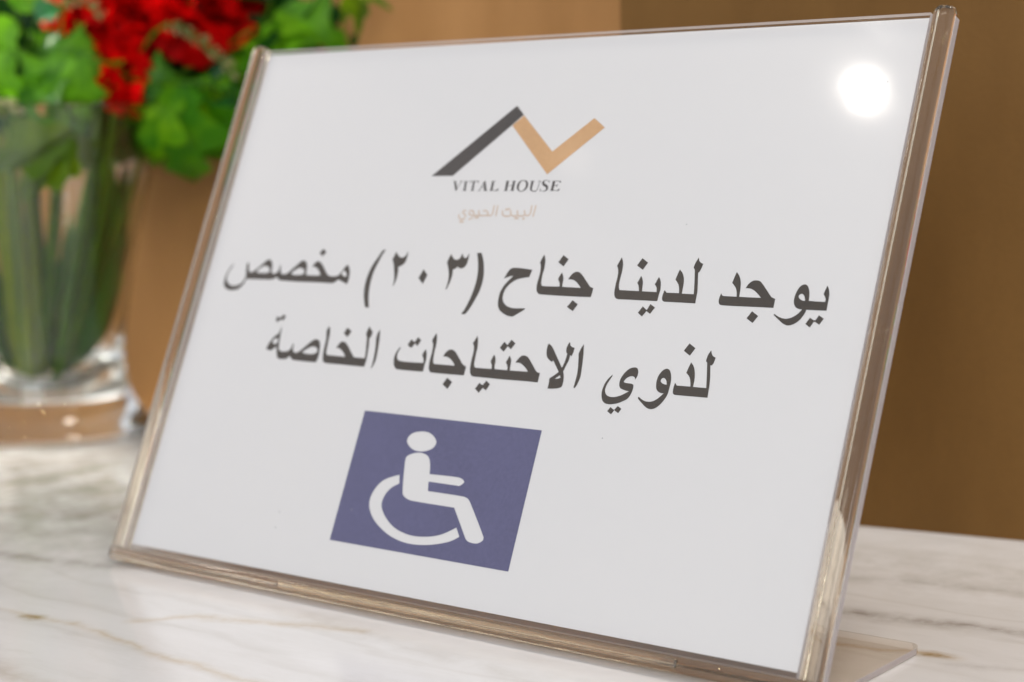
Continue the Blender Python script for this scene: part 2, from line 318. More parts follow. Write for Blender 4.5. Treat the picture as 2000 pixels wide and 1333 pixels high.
# outlines of the print, millimetres on the sheet (x, y, x, y, ...)
PRINT = {
 'line_one': [
  [[13.33,117.41,12.91,116.92,12.5,116.42,12.12,115.91,11.79,115.39,11.48,114.79,11.19,114.16,10.95,113.52,10.76,112.88,10.65,112.27,10.59,111.62,10.57,111,10.59,110.42,10.64,109.93,10.72,109.44,10.85,108.96,11.06,108.52,11.33,108.12,11.68,107.74,12.09,107.39,12.55,107.08,13.07,106.84,13.66,106.63,14.27,106.48,14.88,106.37,15.48,106.31,16.1,106.29,16.71,106.32,17.29,106.39,18.01,106.51,18.78,106.68,19.52,106.88,20.15,107.13,20.62,107.43,21,107.79,21.34,108.17,21.64,108.55,21.91,108.92,22.14,109.31,22.35,109.7,22.53,110.07,22.67,110.42,22.79,110.79,22.91,111.13,23.04,111.37,23.15,111.42,23.32,111.42,23.51,111.4,23.69,111.39,24.85,111.41,26.44,111.44,28.19,111.47,29.86,111.5,31.63,111.53,33.54,111.56,35.31,111.6,36.66,111.66,37.1,111.71,37.52,111.79,37.93,111.9,38.3,112.04,38.65,112.21,38.97,112.4,39.26,112.62,39.55,112.84,39.8,112.65,40.06,112.47,40.33,112.3,40.59,112.13,40.86,111.98,41.13,111.83,41.41,111.69,41.68,111.59,41.96,111.53,42.24,111.49,42.52,111.48,42.79,111.47,44.41,111.44,46.6,111.4,49.01,111.37,51.29,111.36,53.8,111.38,56.49,111.43,59.16,111.48,61.64,111.51,63.85,111.5,66.17,111.46,68.27,111.44,69.84,111.45,70.26,111.5,70.66,111.61,71.03,111.75,71.37,111.9,71.68,112.1,71.95,112.32,72.2,112.55,72.44,112.72,72.61,112.81,72.79,112.89,72.98,112.95,73.18,113.01,77.93,111.39,78.01,111.68,78.08,111.97,78.14,112.27,78.19,112.57,78.23,112.88,78.26,113.2,78.26,113.53,78.25,113.86,78.18,114.43,78.08,115.13,77.95,115.82,77.8,116.42,77.64,116.82,77.43,117.21,77.19,117.59,76.94,117.94,76.69,118.3,76.42,118.68,76.13,118.99,75.86,119.15,75.59,119.11,75.32,118.91,75.07,118.65,74.84,118.39,74.59,118.07,74.33,117.69,74.07,117.29,73.84,116.93,73.64,116.62,73.45,116.31,73.26,116.01,73.08,115.73,72.93,115.48,72.79,115.23,72.62,114.99,72.39,114.8,72.07,114.64,71.69,114.52,71.28,114.43,70.86,114.35,70.38,114.29,69.86,114.24,69.34,114.22,68.87,114.22,68.51,114.25,68.14,114.3,67.78,114.37,67.42,114.48,67.08,114.62,66.75,114.8,66.44,115,66.15,115.21,65.78,115.54,65.39,115.92,64.99,116.33,64.59,116.73,64.1,117.22,63.56,117.76,63.02,118.3,62.51,118.75,62.08,119.07,61.61,119.39,61.14,119.66,60.74,119.87,60.47,119.98,60.18,120.07,59.89,120.11,59.62,120.1,59.32,120.03,59,119.9,58.7,119.73,58.45,119.53,58.18,119.23,57.93,118.85,57.71,118.48,57.54,118.19,57.48,118.09,57.43,117.99,57.38,117.89,57.34,117.78,57.69,117.79,58.04,117.79,58.4,117.76,58.75,117.7,59.14,117.6,59.56,117.46,59.97,117.3,60.34,117.1,60.73,116.83,61.12,116.52,61.49,116.18,61.82,115.84,62.11,115.5,62.37,115.15,62.61,114.8,62.83,114.44,61.86,114.36,60.88,114.3,59.91,114.24,58.96,114.21,58.05,114.21,57.14,114.22,56.22,114.25,55.29,114.28,55.19,114.68,55.09,115.07,54.99,115.46,54.91,115.85,54.84,116.3,54.79,116.76,54.72,117.23,54.6,117.69,54.42,118.14,54.2,118.59,53.94,119.02,53.65,119.38,53.33,119.63,52.95,119.85,52.55,120.02,52.16,120.12,51.78,120.13,51.39,120.08,51.02,119.96,50.7,119.81,50.26,119.49,49.79,119.07,49.31,118.6,48.84,118.15,48.32,117.68,47.77,117.17,47.22,116.67,46.72,116.22,46.31,115.85,45.89,115.47,45.48,115.12,45.11,114.83,44.84,114.66,44.56,114.49,44.24,114.36,43.9,114.26,43.48,114.19,43.01,114.15,42.55,114.15,42.15,114.19,41.87,114.29,41.61,114.44,41.38,114.62,41.21,114.82,41.04,115.15,40.89,115.56,40.76,115.99,40.63,116.4,40.51,116.77,40.39,117.13,40.28,117.49,40.17,117.86,39.76,117.79,39.78,117.43,39.79,117.08,39.78,116.72,39.75,116.37,39.69,116.01,39.62,115.65,39.52,115.31,39.35,115.02,39.12,114.79,38.82,114.6,38.5,114.43,38.18,114.31,37.9,114.22,37.59,114.16,37.27,114.15,36.98,114.18,36.69,114.3,36.41,114.47,36.16,114.67,35.99,114.9,35.87,115.28,35.81,115.76,35.76,116.27,35.66,116.77,35.53,117.25,35.38,117.74,35.2,118.21,34.98,118.62,34.7,118.96,34.36,119.29,33.99,119.58,33.65,119.79,33.37,119.9,33.08,119.96,32.78,119.97,32.51,119.94,32.2,119.85,31.88,119.69,31.57,119.51,31.29,119.31,30.82,118.91,30.27,118.4,29.69,117.86,29.12,117.35,28.56,116.86,27.97,116.37,27.4,115.91,26.9,115.51,26.54,115.24,26.18,114.96,25.81,114.7,25.44,114.51,25.11,114.41,24.74,114.33,24.37,114.3,24.05,114.33,23.8,114.43,23.58,114.59,23.4,114.78,23.25,114.98,23.08,115.26,22.93,115.6,22.78,115.96,22.64,116.31,22.47,116.74,22.29,117.22,22.11,117.71,21.93,118.19,20.95,118.16,20.99,117.68,21.04,117.21,21.1,116.74,21.19,116.26,21.3,115.73,21.45,115.17,21.6,114.61,21.74,114.11,21.88,113.69,22.03,113.27,22.16,112.87,22.24,112.5,22.24,112.22,22.2,111.94,22.12,111.67,22.03,111.41,21.91,111.11,21.76,110.81,21.58,110.5,21.38,110.22,21.12,109.92,20.83,109.63,20.51,109.35,20.14,109.11,19.69,108.9,19.19,108.72,18.67,108.56,18.18,108.43,17.76,108.33,17.32,108.25,16.88,108.2,16.41,108.2,15.91,108.25,15.39,108.34,14.87,108.48,14.37,108.66,13.84,108.93,13.3,109.26,12.79,109.62,12.39,109.94,12.14,110.19,11.94,110.45,11.79,110.73,11.68,111,11.59,111.33,11.53,111.67,11.51,112.02,11.53,112.37,11.58,112.81,11.66,113.31,11.79,113.82,11.94,114.3,12.16,114.74,12.43,115.17,12.71,115.59,12.95,115.97,13.11,116.28,13.28,116.6,13.43,116.91,13.59,117.23],[27.6,114.59,27.9,114.96,28.2,115.33,28.54,115.67,28.9,115.99,29.32,116.29,29.78,116.57,30.25,116.81,30.71,117,31.11,117.11,31.56,117.19,32.01,117.22,32.44,117.19,32.86,117.08,33.28,116.89,33.66,116.67,33.99,116.44,34.25,116.19,34.48,115.92,34.65,115.64,34.73,115.39,34.74,115.15,34.67,114.92,34.53,114.72,34.32,114.57,33.96,114.44,33.49,114.34,32.97,114.27,32.46,114.23,31.62,114.2,30.61,114.19,29.61,114.2,28.83,114.23,28.52,114.28,28.21,114.36,27.9,114.47],[46.95,114.63,47.41,115.04,47.9,115.45,48.38,115.83,48.85,116.16,49.28,116.43,49.73,116.68,50.19,116.89,50.65,117.02,51.09,117.06,51.58,117.03,52.05,116.94,52.47,116.82,52.83,116.65,53.17,116.43,53.46,116.19,53.66,115.94,53.78,115.68,53.83,115.4,53.8,115.12,53.69,114.88,53.47,114.67,53.15,114.48,52.76,114.33,52.35,114.23,51.58,114.14,50.62,114.08,49.58,114.05,48.57,114.03],[73.74,115.76,73.75,116.02,73.88,116.29,74.07,116.53,74.26,116.68,74.45,116.74,74.67,116.73,74.92,116.68,75.13,116.58,75.43,116.39,75.76,116.13,76.07,115.85,76.31,115.59,76.44,115.4,76.53,115.19,76.58,115,76.58,114.83,76.51,114.68,76.4,114.55,76.24,114.46,76.05,114.42,75.77,114.44,75.43,114.5,75.08,114.61,74.76,114.76,74.45,114.96,74.14,115.22,73.88,115.5]],
  [[60.72,125.27,62.88,124.02,61.32,122.13,59.32,123.39]],
  [[92.8,125.79,92.47,125.74,92.14,125.66,91.86,125.55,91.64,125.38,91.3,124.88,90.95,124.21,90.59,123.47,90.23,122.77,89.79,121.97,89.3,121.1,88.83,120.22,88.43,119.37,88.14,118.62,87.89,117.84,87.68,117.06,87.51,116.26,87.37,115.45,87.26,114.62,87.19,113.77,87.17,112.92,87.2,112.02,87.29,111.09,87.42,110.18,87.55,109.36,87.68,108.73,87.84,108.1,88.03,107.47,88.24,106.85,88.51,106.2,88.82,105.54,89.13,104.92,89.41,104.36,89.62,103.95,89.84,103.55,90.06,103.15,90.29,102.75,92.25,102.72,91.99,103.34,91.73,103.96,91.48,104.58,91.25,105.21,91.03,105.83,90.82,106.46,90.63,107.08,90.47,107.71,90.31,108.38,90.17,109.08,90.05,109.79,89.95,110.49,89.86,111.33,89.79,112.23,89.74,113.15,89.73,114.05,89.77,114.89,89.83,115.74,89.94,116.57,90.08,117.38,90.26,118.17,90.49,118.95,90.74,119.72,90.99,120.49,91.27,121.34,91.56,122.25,91.86,123.11,92.15,123.85,92.37,124.32,92.62,124.78,92.89,125.23,93.16,125.68]],
  [[98.65,125.2,98.88,124.94,99.12,124.69,99.36,124.44,99.62,124.21,99.91,123.94,100.23,123.68,100.56,123.43,100.9,123.23,101.28,123.08,101.68,122.96,102.08,122.89,102.45,122.89,102.79,122.98,103.13,123.15,103.42,123.35,103.66,123.57,103.83,123.8,103.94,124.06,104.02,124.34,104.12,124.59,104.24,124.82,104.37,125.05,104.5,125.27,104.63,125.5,104.66,125.05,104.7,124.61,104.72,124.17,104.73,123.73,104.72,123.22,104.71,122.68,104.67,122.16,104.59,121.7,104.48,121.35,104.33,121.01,104.14,120.69,103.9,120.41,103.61,120.16,103.25,119.95,102.89,119.77,102.57,119.6,102.34,119.49,102.09,119.38,101.84,119.28,101.59,119.19,101.72,118.78,101.84,118.37,101.94,117.97,102.03,117.56,102.1,117.13,102.16,116.68,102.2,116.24,102.23,115.8,102.24,115.35,102.24,114.91,102.22,114.46,102.17,114.03,102.08,113.53,101.95,113,101.81,112.51,101.68,112.11,101.6,111.94,101.5,111.78,101.38,111.62,101.26,111.47,101.28,111.97,101.28,112.47,101.27,112.98,101.23,113.48,101.16,113.98,101.06,114.49,100.94,114.99,100.79,115.49,100.61,116.03,100.39,116.6,100.16,117.17,99.92,117.74,99.67,118.36,99.4,119.02,99.12,119.66,98.84,120.24,98.59,120.68,98.3,121.12,98,121.55,97.69,121.98,97.82,122.4,97.95,122.82,98.07,123.24,98.2,123.65,98.31,124.04,98.43,124.42,98.54,124.81]],
  [[114.21,118.75,116.77,116.6,115.66,113.06,112.85,115.2]],
  [[125.63,125.11,125.86,124.8,126.11,124.48,126.36,124.18,126.62,123.9,126.89,123.66,127.18,123.42,127.48,123.22,127.8,123.07,128.14,122.98,128.5,122.94,128.86,122.94,129.19,122.99,129.49,123.09,129.77,123.24,130.01,123.42,130.2,123.64,130.36,123.98,130.48,124.41,130.57,124.82,130.65,125.14,130.68,125.24,130.73,125.33,130.78,125.43,130.83,125.52,130.98,125.2,131.14,124.87,131.32,124.56,131.51,124.3,131.71,124.11,131.96,123.93,132.21,123.79,132.45,123.71,132.67,123.71,132.9,123.76,133.11,123.86,133.27,123.99,133.41,124.19,133.52,124.46,133.62,124.75,133.71,124.99,133.79,125.15,133.88,125.3,133.97,125.46,134.06,125.61,134.11,125.05,134.16,124.49,134.19,123.94,134.2,123.4,134.2,122.88,134.19,122.36,134.15,121.87,134.06,121.42,133.92,121.07,133.72,120.73,133.49,120.42,133.24,120.17,132.98,119.98,132.68,119.82,132.36,119.7,132.05,119.63,131.78,119.63,131.48,119.68,131.2,119.76,130.93,119.84,130.7,119.92,130.48,120.02,130.26,120.14,130.04,120.25,129.9,120.06,129.74,119.87,129.56,119.69,129.36,119.54,129.11,119.41,128.84,119.3,128.56,119.21,128.27,119.13,128.35,118.73,128.42,118.33,128.48,117.93,128.52,117.53,128.55,117.06,128.57,116.56,128.56,116.06,128.53,115.56,128.46,115.01,128.36,114.44,128.24,113.86,128.11,113.33,127.97,112.85,127.82,112.38,127.65,111.92,127.48,111.45,127.09,111.44,127.15,111.96,127.21,112.48,127.25,113.01,127.28,113.54,127.29,114.08,127.29,114.64,127.26,115.2,127.19,115.75,127.08,116.3,126.94,116.85,126.76,117.4,126.56,117.95,126.33,118.52,126.06,119.09,125.78,119.64,125.51,120.14,125.29,120.54,125.05,120.94,124.81,121.33,124.55,121.72,124.67,122.21,124.78,122.69,124.91,123.16,125.04,123.6,125.17,123.99,125.32,124.37,125.47,124.74]],
  [[137.59,125.84,139.57,125.9,139.96,125.33,140.33,124.77,140.69,124.19,141.01,123.62,141.33,122.98,141.64,122.32,141.92,121.64,142.17,120.97,142.44,120.17,142.71,119.31,142.95,118.43,143.14,117.59,143.26,116.79,143.33,116,143.36,115.22,143.36,114.44,143.32,113.64,143.25,112.84,143.14,112.05,142.99,111.27,142.77,110.47,142.5,109.67,142.2,108.86,141.9,108.07,141.54,107.14,141.15,106.13,140.74,105.17,140.36,104.36,140.08,103.87,139.74,103.39,139.38,102.93,139.01,102.48,137.21,102.51,137.56,103.05,137.89,103.61,138.2,104.17,138.46,104.75,138.77,105.63,139.08,106.65,139.38,107.7,139.63,108.69,139.81,109.54,139.97,110.4,140.11,111.26,140.21,112.12,140.29,112.97,140.34,113.82,140.36,114.68,140.35,115.53,140.32,116.38,140.25,117.23,140.14,118.08,140,118.94,139.8,119.81,139.55,120.71,139.28,121.56,139.02,122.33,138.81,122.89,138.57,123.47,138.33,124.02,138.12,124.51,137.98,124.84,137.85,125.17,137.72,125.51]],
  [[152.69,116.5,152.79,116.78,152.89,117.05,152.99,117.33,153.09,117.6,153.25,118.03,153.43,118.53,153.64,119.02,153.85,119.44,154.05,119.73,154.28,120,154.55,120.24,154.86,120.44,155.22,120.58,155.62,120.68,156.05,120.75,156.49,120.78,157.12,120.8,157.85,120.79,158.63,120.76,159.38,120.72,160.48,120.64,161.74,120.53,163.07,120.41,164.35,120.3,163.74,117.53,162.98,117.43,162.21,117.32,161.46,117.2,160.74,117.05,160.06,116.89,159.38,116.71,158.73,116.5,158.12,116.23,157.53,115.91,156.97,115.54,156.45,115.14,155.98,114.71,155.55,114.25,155.15,113.75,154.81,113.23,154.54,112.73,154.36,112.26,154.23,111.76,154.15,111.26,154.11,110.79,154.1,110.37,154.13,109.95,154.2,109.52,154.32,109.12,154.46,108.76,154.65,108.4,154.88,108.05,155.17,107.73,155.54,107.39,155.98,107.06,156.46,106.76,156.97,106.5,157.54,106.3,158.17,106.13,158.81,106,159.44,105.91,160.14,105.86,160.86,105.85,161.59,105.86,162.31,105.89,163.01,105.92,163.71,105.96,164.4,106.01,165.1,106.07,165.23,105.61,164.63,105.21,164.02,104.82,163.42,104.43,162.84,104.07,162.34,103.74,161.82,103.42,161.31,103.1,160.8,102.78,160.27,102.75,159.72,102.75,159.18,102.77,158.63,102.85,158.01,103,157.35,103.21,156.69,103.45,156.07,103.72,155.49,104,154.93,104.32,154.4,104.66,153.94,105.04,153.57,105.46,153.26,105.93,153.01,106.41,152.81,106.9,152.64,107.46,152.52,108.06,152.43,108.67,152.39,109.28,152.36,109.88,152.37,110.49,152.43,111.09,152.54,111.68,152.72,112.31,152.97,112.96,153.26,113.58,153.55,114.13,153.83,114.57,154.17,114.99,154.5,115.39,154.8,115.74,155.01,116,155.23,116.25,155.45,116.5,155.66,116.74,155.88,116.96,156.1,117.18,156.33,117.4,156.56,117.61,156.27,117.62,155.98,117.63,155.69,117.61,155.42,117.57,155.04,117.47,154.63,117.33,154.22,117.17,153.84,117.03,153.55,116.91,153.26,116.78,152.98,116.64]],
  [[168.01,126.05,168.2,125.77,168.37,125.5,168.53,125.21,168.67,124.93,168.81,124.58,168.95,124.2,169.06,123.8,169.15,123.42,169.24,122.9,169.32,122.32,169.39,121.73,169.42,121.14,169.41,120.56,169.37,119.98,169.32,119.4,169.29,118.86,169.29,118.38,169.31,117.89,169.35,117.41,169.39,116.96,169.43,116.57,169.47,116.17,169.54,115.79,169.64,115.46,169.76,115.21,169.92,114.98,170.11,114.76,170.31,114.54,170.93,114.52,171.55,114.5,172.17,114.49,172.78,114.49,173.87,114.51,175.16,114.54,176.53,114.58,177.86,114.63,177.79,114.92,177.72,115.22,177.64,115.51,177.53,115.78,177.4,116.02,177.25,116.26,177.09,116.49,176.94,116.69,176.83,116.83,176.71,116.97,176.58,117.11,176.45,117.24,176.53,117.53,176.61,117.82,176.69,118.1,176.79,118.38,176.93,118.72,177.1,119.09,177.27,119.46,177.45,119.82,177.68,119.53,177.89,119.23,178.1,118.93,178.27,118.63,178.43,118.31,178.56,117.99,178.67,117.66,178.75,117.33,178.8,116.96,178.82,116.57,178.82,116.19,178.84,115.83,178.88,115.53,178.92,115.22,178.96,114.92,179.01,114.62,179.67,114.59,180.32,114.57,180.97,114.55,181.63,114.54,182.78,114.53,184.14,114.53,185.58,114.52,186.98,114.52,186.66,114.81,186.34,115.09,186.02,115.37,185.69,115.64,185.35,115.92,185.01,116.21,184.66,116.47,184.3,116.71,183.95,116.9,183.59,117.06,183.21,117.2,182.83,117.3,182.36,117.37,181.85,117.4,181.33,117.41,180.82,117.41,180.95,117.7,181.08,117.99,181.22,118.28,181.38,118.56,181.55,118.84,181.74,119.12,181.95,119.39,182.18,119.62,182.43,119.81,182.71,119.99,183.02,120.13,183.32,120.22,183.64,120.28,183.97,120.29,184.31,120.26,184.65,120.18,185.03,120.03,185.43,119.81,185.83,119.56,186.2,119.3,186.62,118.95,187.06,118.54,187.51,118.11,187.95,117.69,188.4,117.27,188.86,116.85,189.3,116.44,189.69,116.08,189.95,115.84,190.2,115.6,190.46,115.35,190.71,115.11,192.25,114.62,192.24,114.17,192.23,113.72,192.21,113.27,192.19,112.86,192.17,112.49,192.13,112.13,192.09,111.77,192.05,111.41,190.77,111.38,189.48,111.36,188.19,111.34,186.89,111.32,184.93,111.31,182.67,111.3,180.33,111.29,178.14,111.3,176.1,111.32,173.95,111.34,171.99,111.38,170.53,111.43,170.22,111.46,169.9,111.53,169.59,111.62,169.31,111.75,169.07,111.92,168.86,112.12,168.67,112.34,168.52,112.57,168.37,112.83,168.25,113.11,168.15,113.4,168.08,113.69,168,114.1,167.94,114.58,167.89,115.09,167.87,115.57,167.88,116.12,167.93,116.7,167.97,117.29,168,117.86,168.01,118.38,168.01,118.91,168,119.44,167.96,119.95,167.9,120.43,167.81,120.93,167.7,121.41,167.58,121.84,167.45,122.17,167.29,122.5,167.11,122.83,166.93,123.15,167.03,123.55,167.14,123.94,167.26,124.32,167.39,124.7,167.53,125.04,167.68,125.38,167.84,125.72]],
  [[176.31,126.15,178.94,124.72,177.5,121.99,174.8,123.45]],
  [[184.77,109.96,187.4,108.56,185.87,106.02,183.08,107.43]],
  [[201.02,126.11,201.22,125.8,201.41,125.49,201.59,125.18,201.75,124.86,201.89,124.53,202.02,124.18,202.13,123.84,202.22,123.49,202.3,123.02,202.37,122.5,202.42,121.96,202.45,121.43,202.46,120.86,202.44,120.28,202.42,119.69,202.41,119.13,202.39,118.6,202.37,118.07,202.37,117.54,202.38,117.06,202.42,116.65,202.48,116.23,202.56,115.83,202.65,115.47,202.74,115.21,202.86,114.96,202.99,114.71,203.13,114.46,204.19,114.45,205.26,114.43,206.31,114.42,207.33,114.41,208.27,114.4,209.22,114.4,210.16,114.4,211.1,114.39,211,114.7,210.91,115,210.81,115.3,210.71,115.58,210.62,115.81,210.52,116.03,210.42,116.26,210.29,116.47,210.15,116.67,209.98,116.87,209.8,117.06,209.62,117.24,209.74,117.5,209.86,117.76,209.97,118.02,210.07,118.28,210.2,118.64,210.32,119.03,210.45,119.44,210.57,119.85,210.82,119.54,211.06,119.22,211.28,118.89,211.48,118.57,211.63,118.23,211.76,117.9,211.87,117.56,211.96,117.22,212.02,116.88,212.06,116.54,212.1,116.2,212.13,115.87,212.18,115.51,212.22,115.14,212.26,114.77,212.31,114.4,213.01,114.39,213.71,114.38,214.4,114.37,215.1,114.36,215.84,114.36,216.61,114.36,217.39,114.36,218.16,114.36,218.11,114.7,218.04,115.05,217.96,115.38,217.88,115.66,217.8,115.83,217.7,116,217.58,116.16,217.46,116.31,217.31,116.48,217.14,116.64,216.96,116.81,216.78,116.96,216.9,117.31,217.02,117.65,217.14,118,217.26,118.34,217.39,118.68,217.51,119.03,217.63,119.37,217.75,119.72,217.99,119.45,218.21,119.18,218.42,118.91,218.59,118.62,218.77,118.26,218.92,117.87,219.06,117.46,219.17,117.06,219.27,116.62,219.36,116.16,219.42,115.7,219.46,115.27,219.45,114.93,219.42,114.59,219.38,114.26,219.35,113.92,219.32,113.34,219.29,112.65,219.26,111.92,219.23,111.22,217.75,111.22,216.25,111.22,214.77,111.21,213.35,111.21,212.06,111.21,210.76,111.2,209.46,111.2,208.18,111.2,206.85,111.18,205.46,111.17,204.18,111.16,203.22,111.19,202.94,111.25,202.66,111.35,202.4,111.5,202.17,111.67,201.96,111.88,201.78,112.13,201.63,112.4,201.5,112.67,201.39,112.99,201.31,113.33,201.24,113.68,201.19,114.03,201.14,114.54,201.1,115.12,201.07,115.73,201.05,116.32,201.05,116.9,201.07,117.48,201.09,118.06,201.09,118.62,201.08,119.15,201.05,119.68,201.01,120.21,200.94,120.68,200.84,121.07,200.7,121.46,200.55,121.84,200.41,122.16,200.29,122.38,200.15,122.59,200,122.79,199.84,123,199.97,123.33,200.09,123.67,200.22,124.01,200.35,124.35,200.51,124.76,200.67,125.2,200.85,125.66]],
  [[209.46,126.07,212.13,124.56,210.67,121.95,207.95,123.41]],
  [[214.03,109.12,215.88,107.91,216.85,110.09,218.93,108.96,217.56,106.65,215.89,107.57,214.57,105.59,212.64,106.85]],
  [[221.13,115.16,222.24,114.32,227,114.37,226.93,114.73,226.86,115.09,226.78,115.45,226.69,115.81,226.58,116.14,226.47,116.48,226.34,116.81,226.18,117.13,225.98,117.42,225.75,117.7,225.51,117.97,225.28,118.21,225.08,118.41,224.88,118.59,224.67,118.78,224.46,118.96,224.55,119.45,224.65,119.94,224.75,120.42,224.85,120.89,224.95,121.31,225.06,121.74,225.18,122.16,225.3,122.59,225.65,122.31,225.99,122.02,226.31,121.72,226.6,121.4,226.86,121.04,227.1,120.66,227.31,120.26,227.49,119.86,227.64,119.44,227.76,118.99,227.86,118.54,227.94,118.09,227.99,117.6,228.02,117.09,228.04,116.58,228.07,116.09,228.09,115.63,228.11,115.17,228.13,114.72,228.15,114.26,232.75,114.25,232.59,115.25,232.42,116.25,232.24,117.25,232.05,118.26,231.82,119.35,231.58,120.49,231.32,121.65,231.07,122.79,230.42,123.37,230.49,123.82,230.57,124.26,230.66,124.7,230.78,125.13,230.94,125.58,231.14,126.04,231.35,126.5,231.57,126.95,231.85,126.51,231.87,126.34,231.9,126.17,231.95,126,232.04,125.85,232.2,125.68,232.41,125.51,232.64,125.34,232.87,125.2,233.1,125.09,233.34,124.99,233.58,124.91,233.83,124.83,233.75,124.42,233.67,124,233.58,123.59,233.49,123.21,233.39,122.9,233.29,122.59,233.17,122.28,233.05,121.97,232.62,121.73,232.81,120.87,232.99,120,233.18,119.14,233.35,118.31,233.51,117.52,233.68,116.71,233.83,115.94,233.94,115.23,233.99,114.67,234.02,114.1,234.03,113.55,234.05,113.02,234.07,112.55,234.09,112.08,234.12,111.61,234.14,111.14,232.74,111.15,231.32,111.16,229.92,111.16,228.56,111.17,227.23,111.16,225.84,111.16,224.56,111.15,223.55,111.15,223.16,111.15,222.75,111.14,222.36,111.14,222.03,111.17,221.81,111.22,221.6,111.29,221.4,111.4,221.23,111.53,221.09,111.72,220.97,111.94,220.88,112.18,220.83,112.41,220.8,112.72,220.8,113.06,220.83,113.42,220.86,113.76,220.91,114.11,220.98,114.46,221.05,114.81]],
  [[243.07,115.08,243.18,114.89,243.31,114.69,243.45,114.52,243.6,114.38,243.75,114.29,243.91,114.22,244.09,114.18,244.26,114.14,249.06,114.14,249.01,114.47,248.96,114.79,248.89,115.12,248.8,115.44,248.67,115.81,248.52,116.2,248.35,116.59,248.15,116.94,247.94,117.23,247.69,117.5,247.43,117.76,247.18,117.99,246.98,118.18,246.77,118.37,246.55,118.55,246.33,118.73,246.43,119.26,246.53,119.8,246.63,120.33,246.74,120.83,246.84,121.24,246.95,121.66,247.06,122.08,247.18,122.49,247.53,122.16,247.87,121.83,248.19,121.48,248.47,121.11,248.73,120.71,248.97,120.28,249.19,119.84,249.36,119.39,249.51,118.88,249.63,118.34,249.72,117.78,249.8,117.23,249.88,116.52,249.95,115.74,250.01,114.94,250.06,114.14,251.21,114.14,252.36,114.13,253.48,114.13,254.53,114.13,255.41,114.13,256.29,114.14,257.17,114.15,258.05,114.16,257.69,114.5,257.33,114.83,256.96,115.15,256.57,115.46,256.16,115.76,255.74,116.06,255.31,116.34,254.89,116.57,254.52,116.75,254.14,116.91,253.74,117.03,253.35,117.12,252.95,117.16,252.54,117.17,252.13,117.16,251.73,117.14,251.9,117.53,252.08,117.93,252.28,118.31,252.51,118.65,252.77,118.95,253.06,119.23,253.37,119.48,253.69,119.68,254,119.8,254.34,119.89,254.69,119.93,255.04,119.95,255.41,119.94,255.79,119.9,256.16,119.82,256.52,119.68,256.89,119.44,257.26,119.13,257.63,118.78,257.99,118.44,258.42,118.02,258.88,117.54,259.36,117.05,259.83,116.57,260.31,116.07,260.82,115.54,261.29,115.07,261.66,114.71,261.78,114.62,261.91,114.54,262.05,114.48,262.19,114.42,262.43,114.33,262.72,114.23,263.02,114.13,263.32,114.04,263.32,111.04,261.29,111.03,259.24,111.03,257.22,111.02,255.27,111.01,253.43,110.99,251.53,110.97,249.73,110.95,248.16,110.94,247.06,110.95,245.9,110.96,244.85,110.98,244.05,111.03,243.84,111.06,243.62,111.13,243.42,111.23,243.24,111.36,243.1,111.53,242.97,111.75,242.87,111.98,242.79,112.21,242.75,112.49,242.72,112.8,242.72,113.11,242.74,113.42,242.79,113.8,242.87,114.22,242.97,114.65]],
  [[255.9,109.53,258.49,108.07,257.01,105.63,254.43,107.08]],
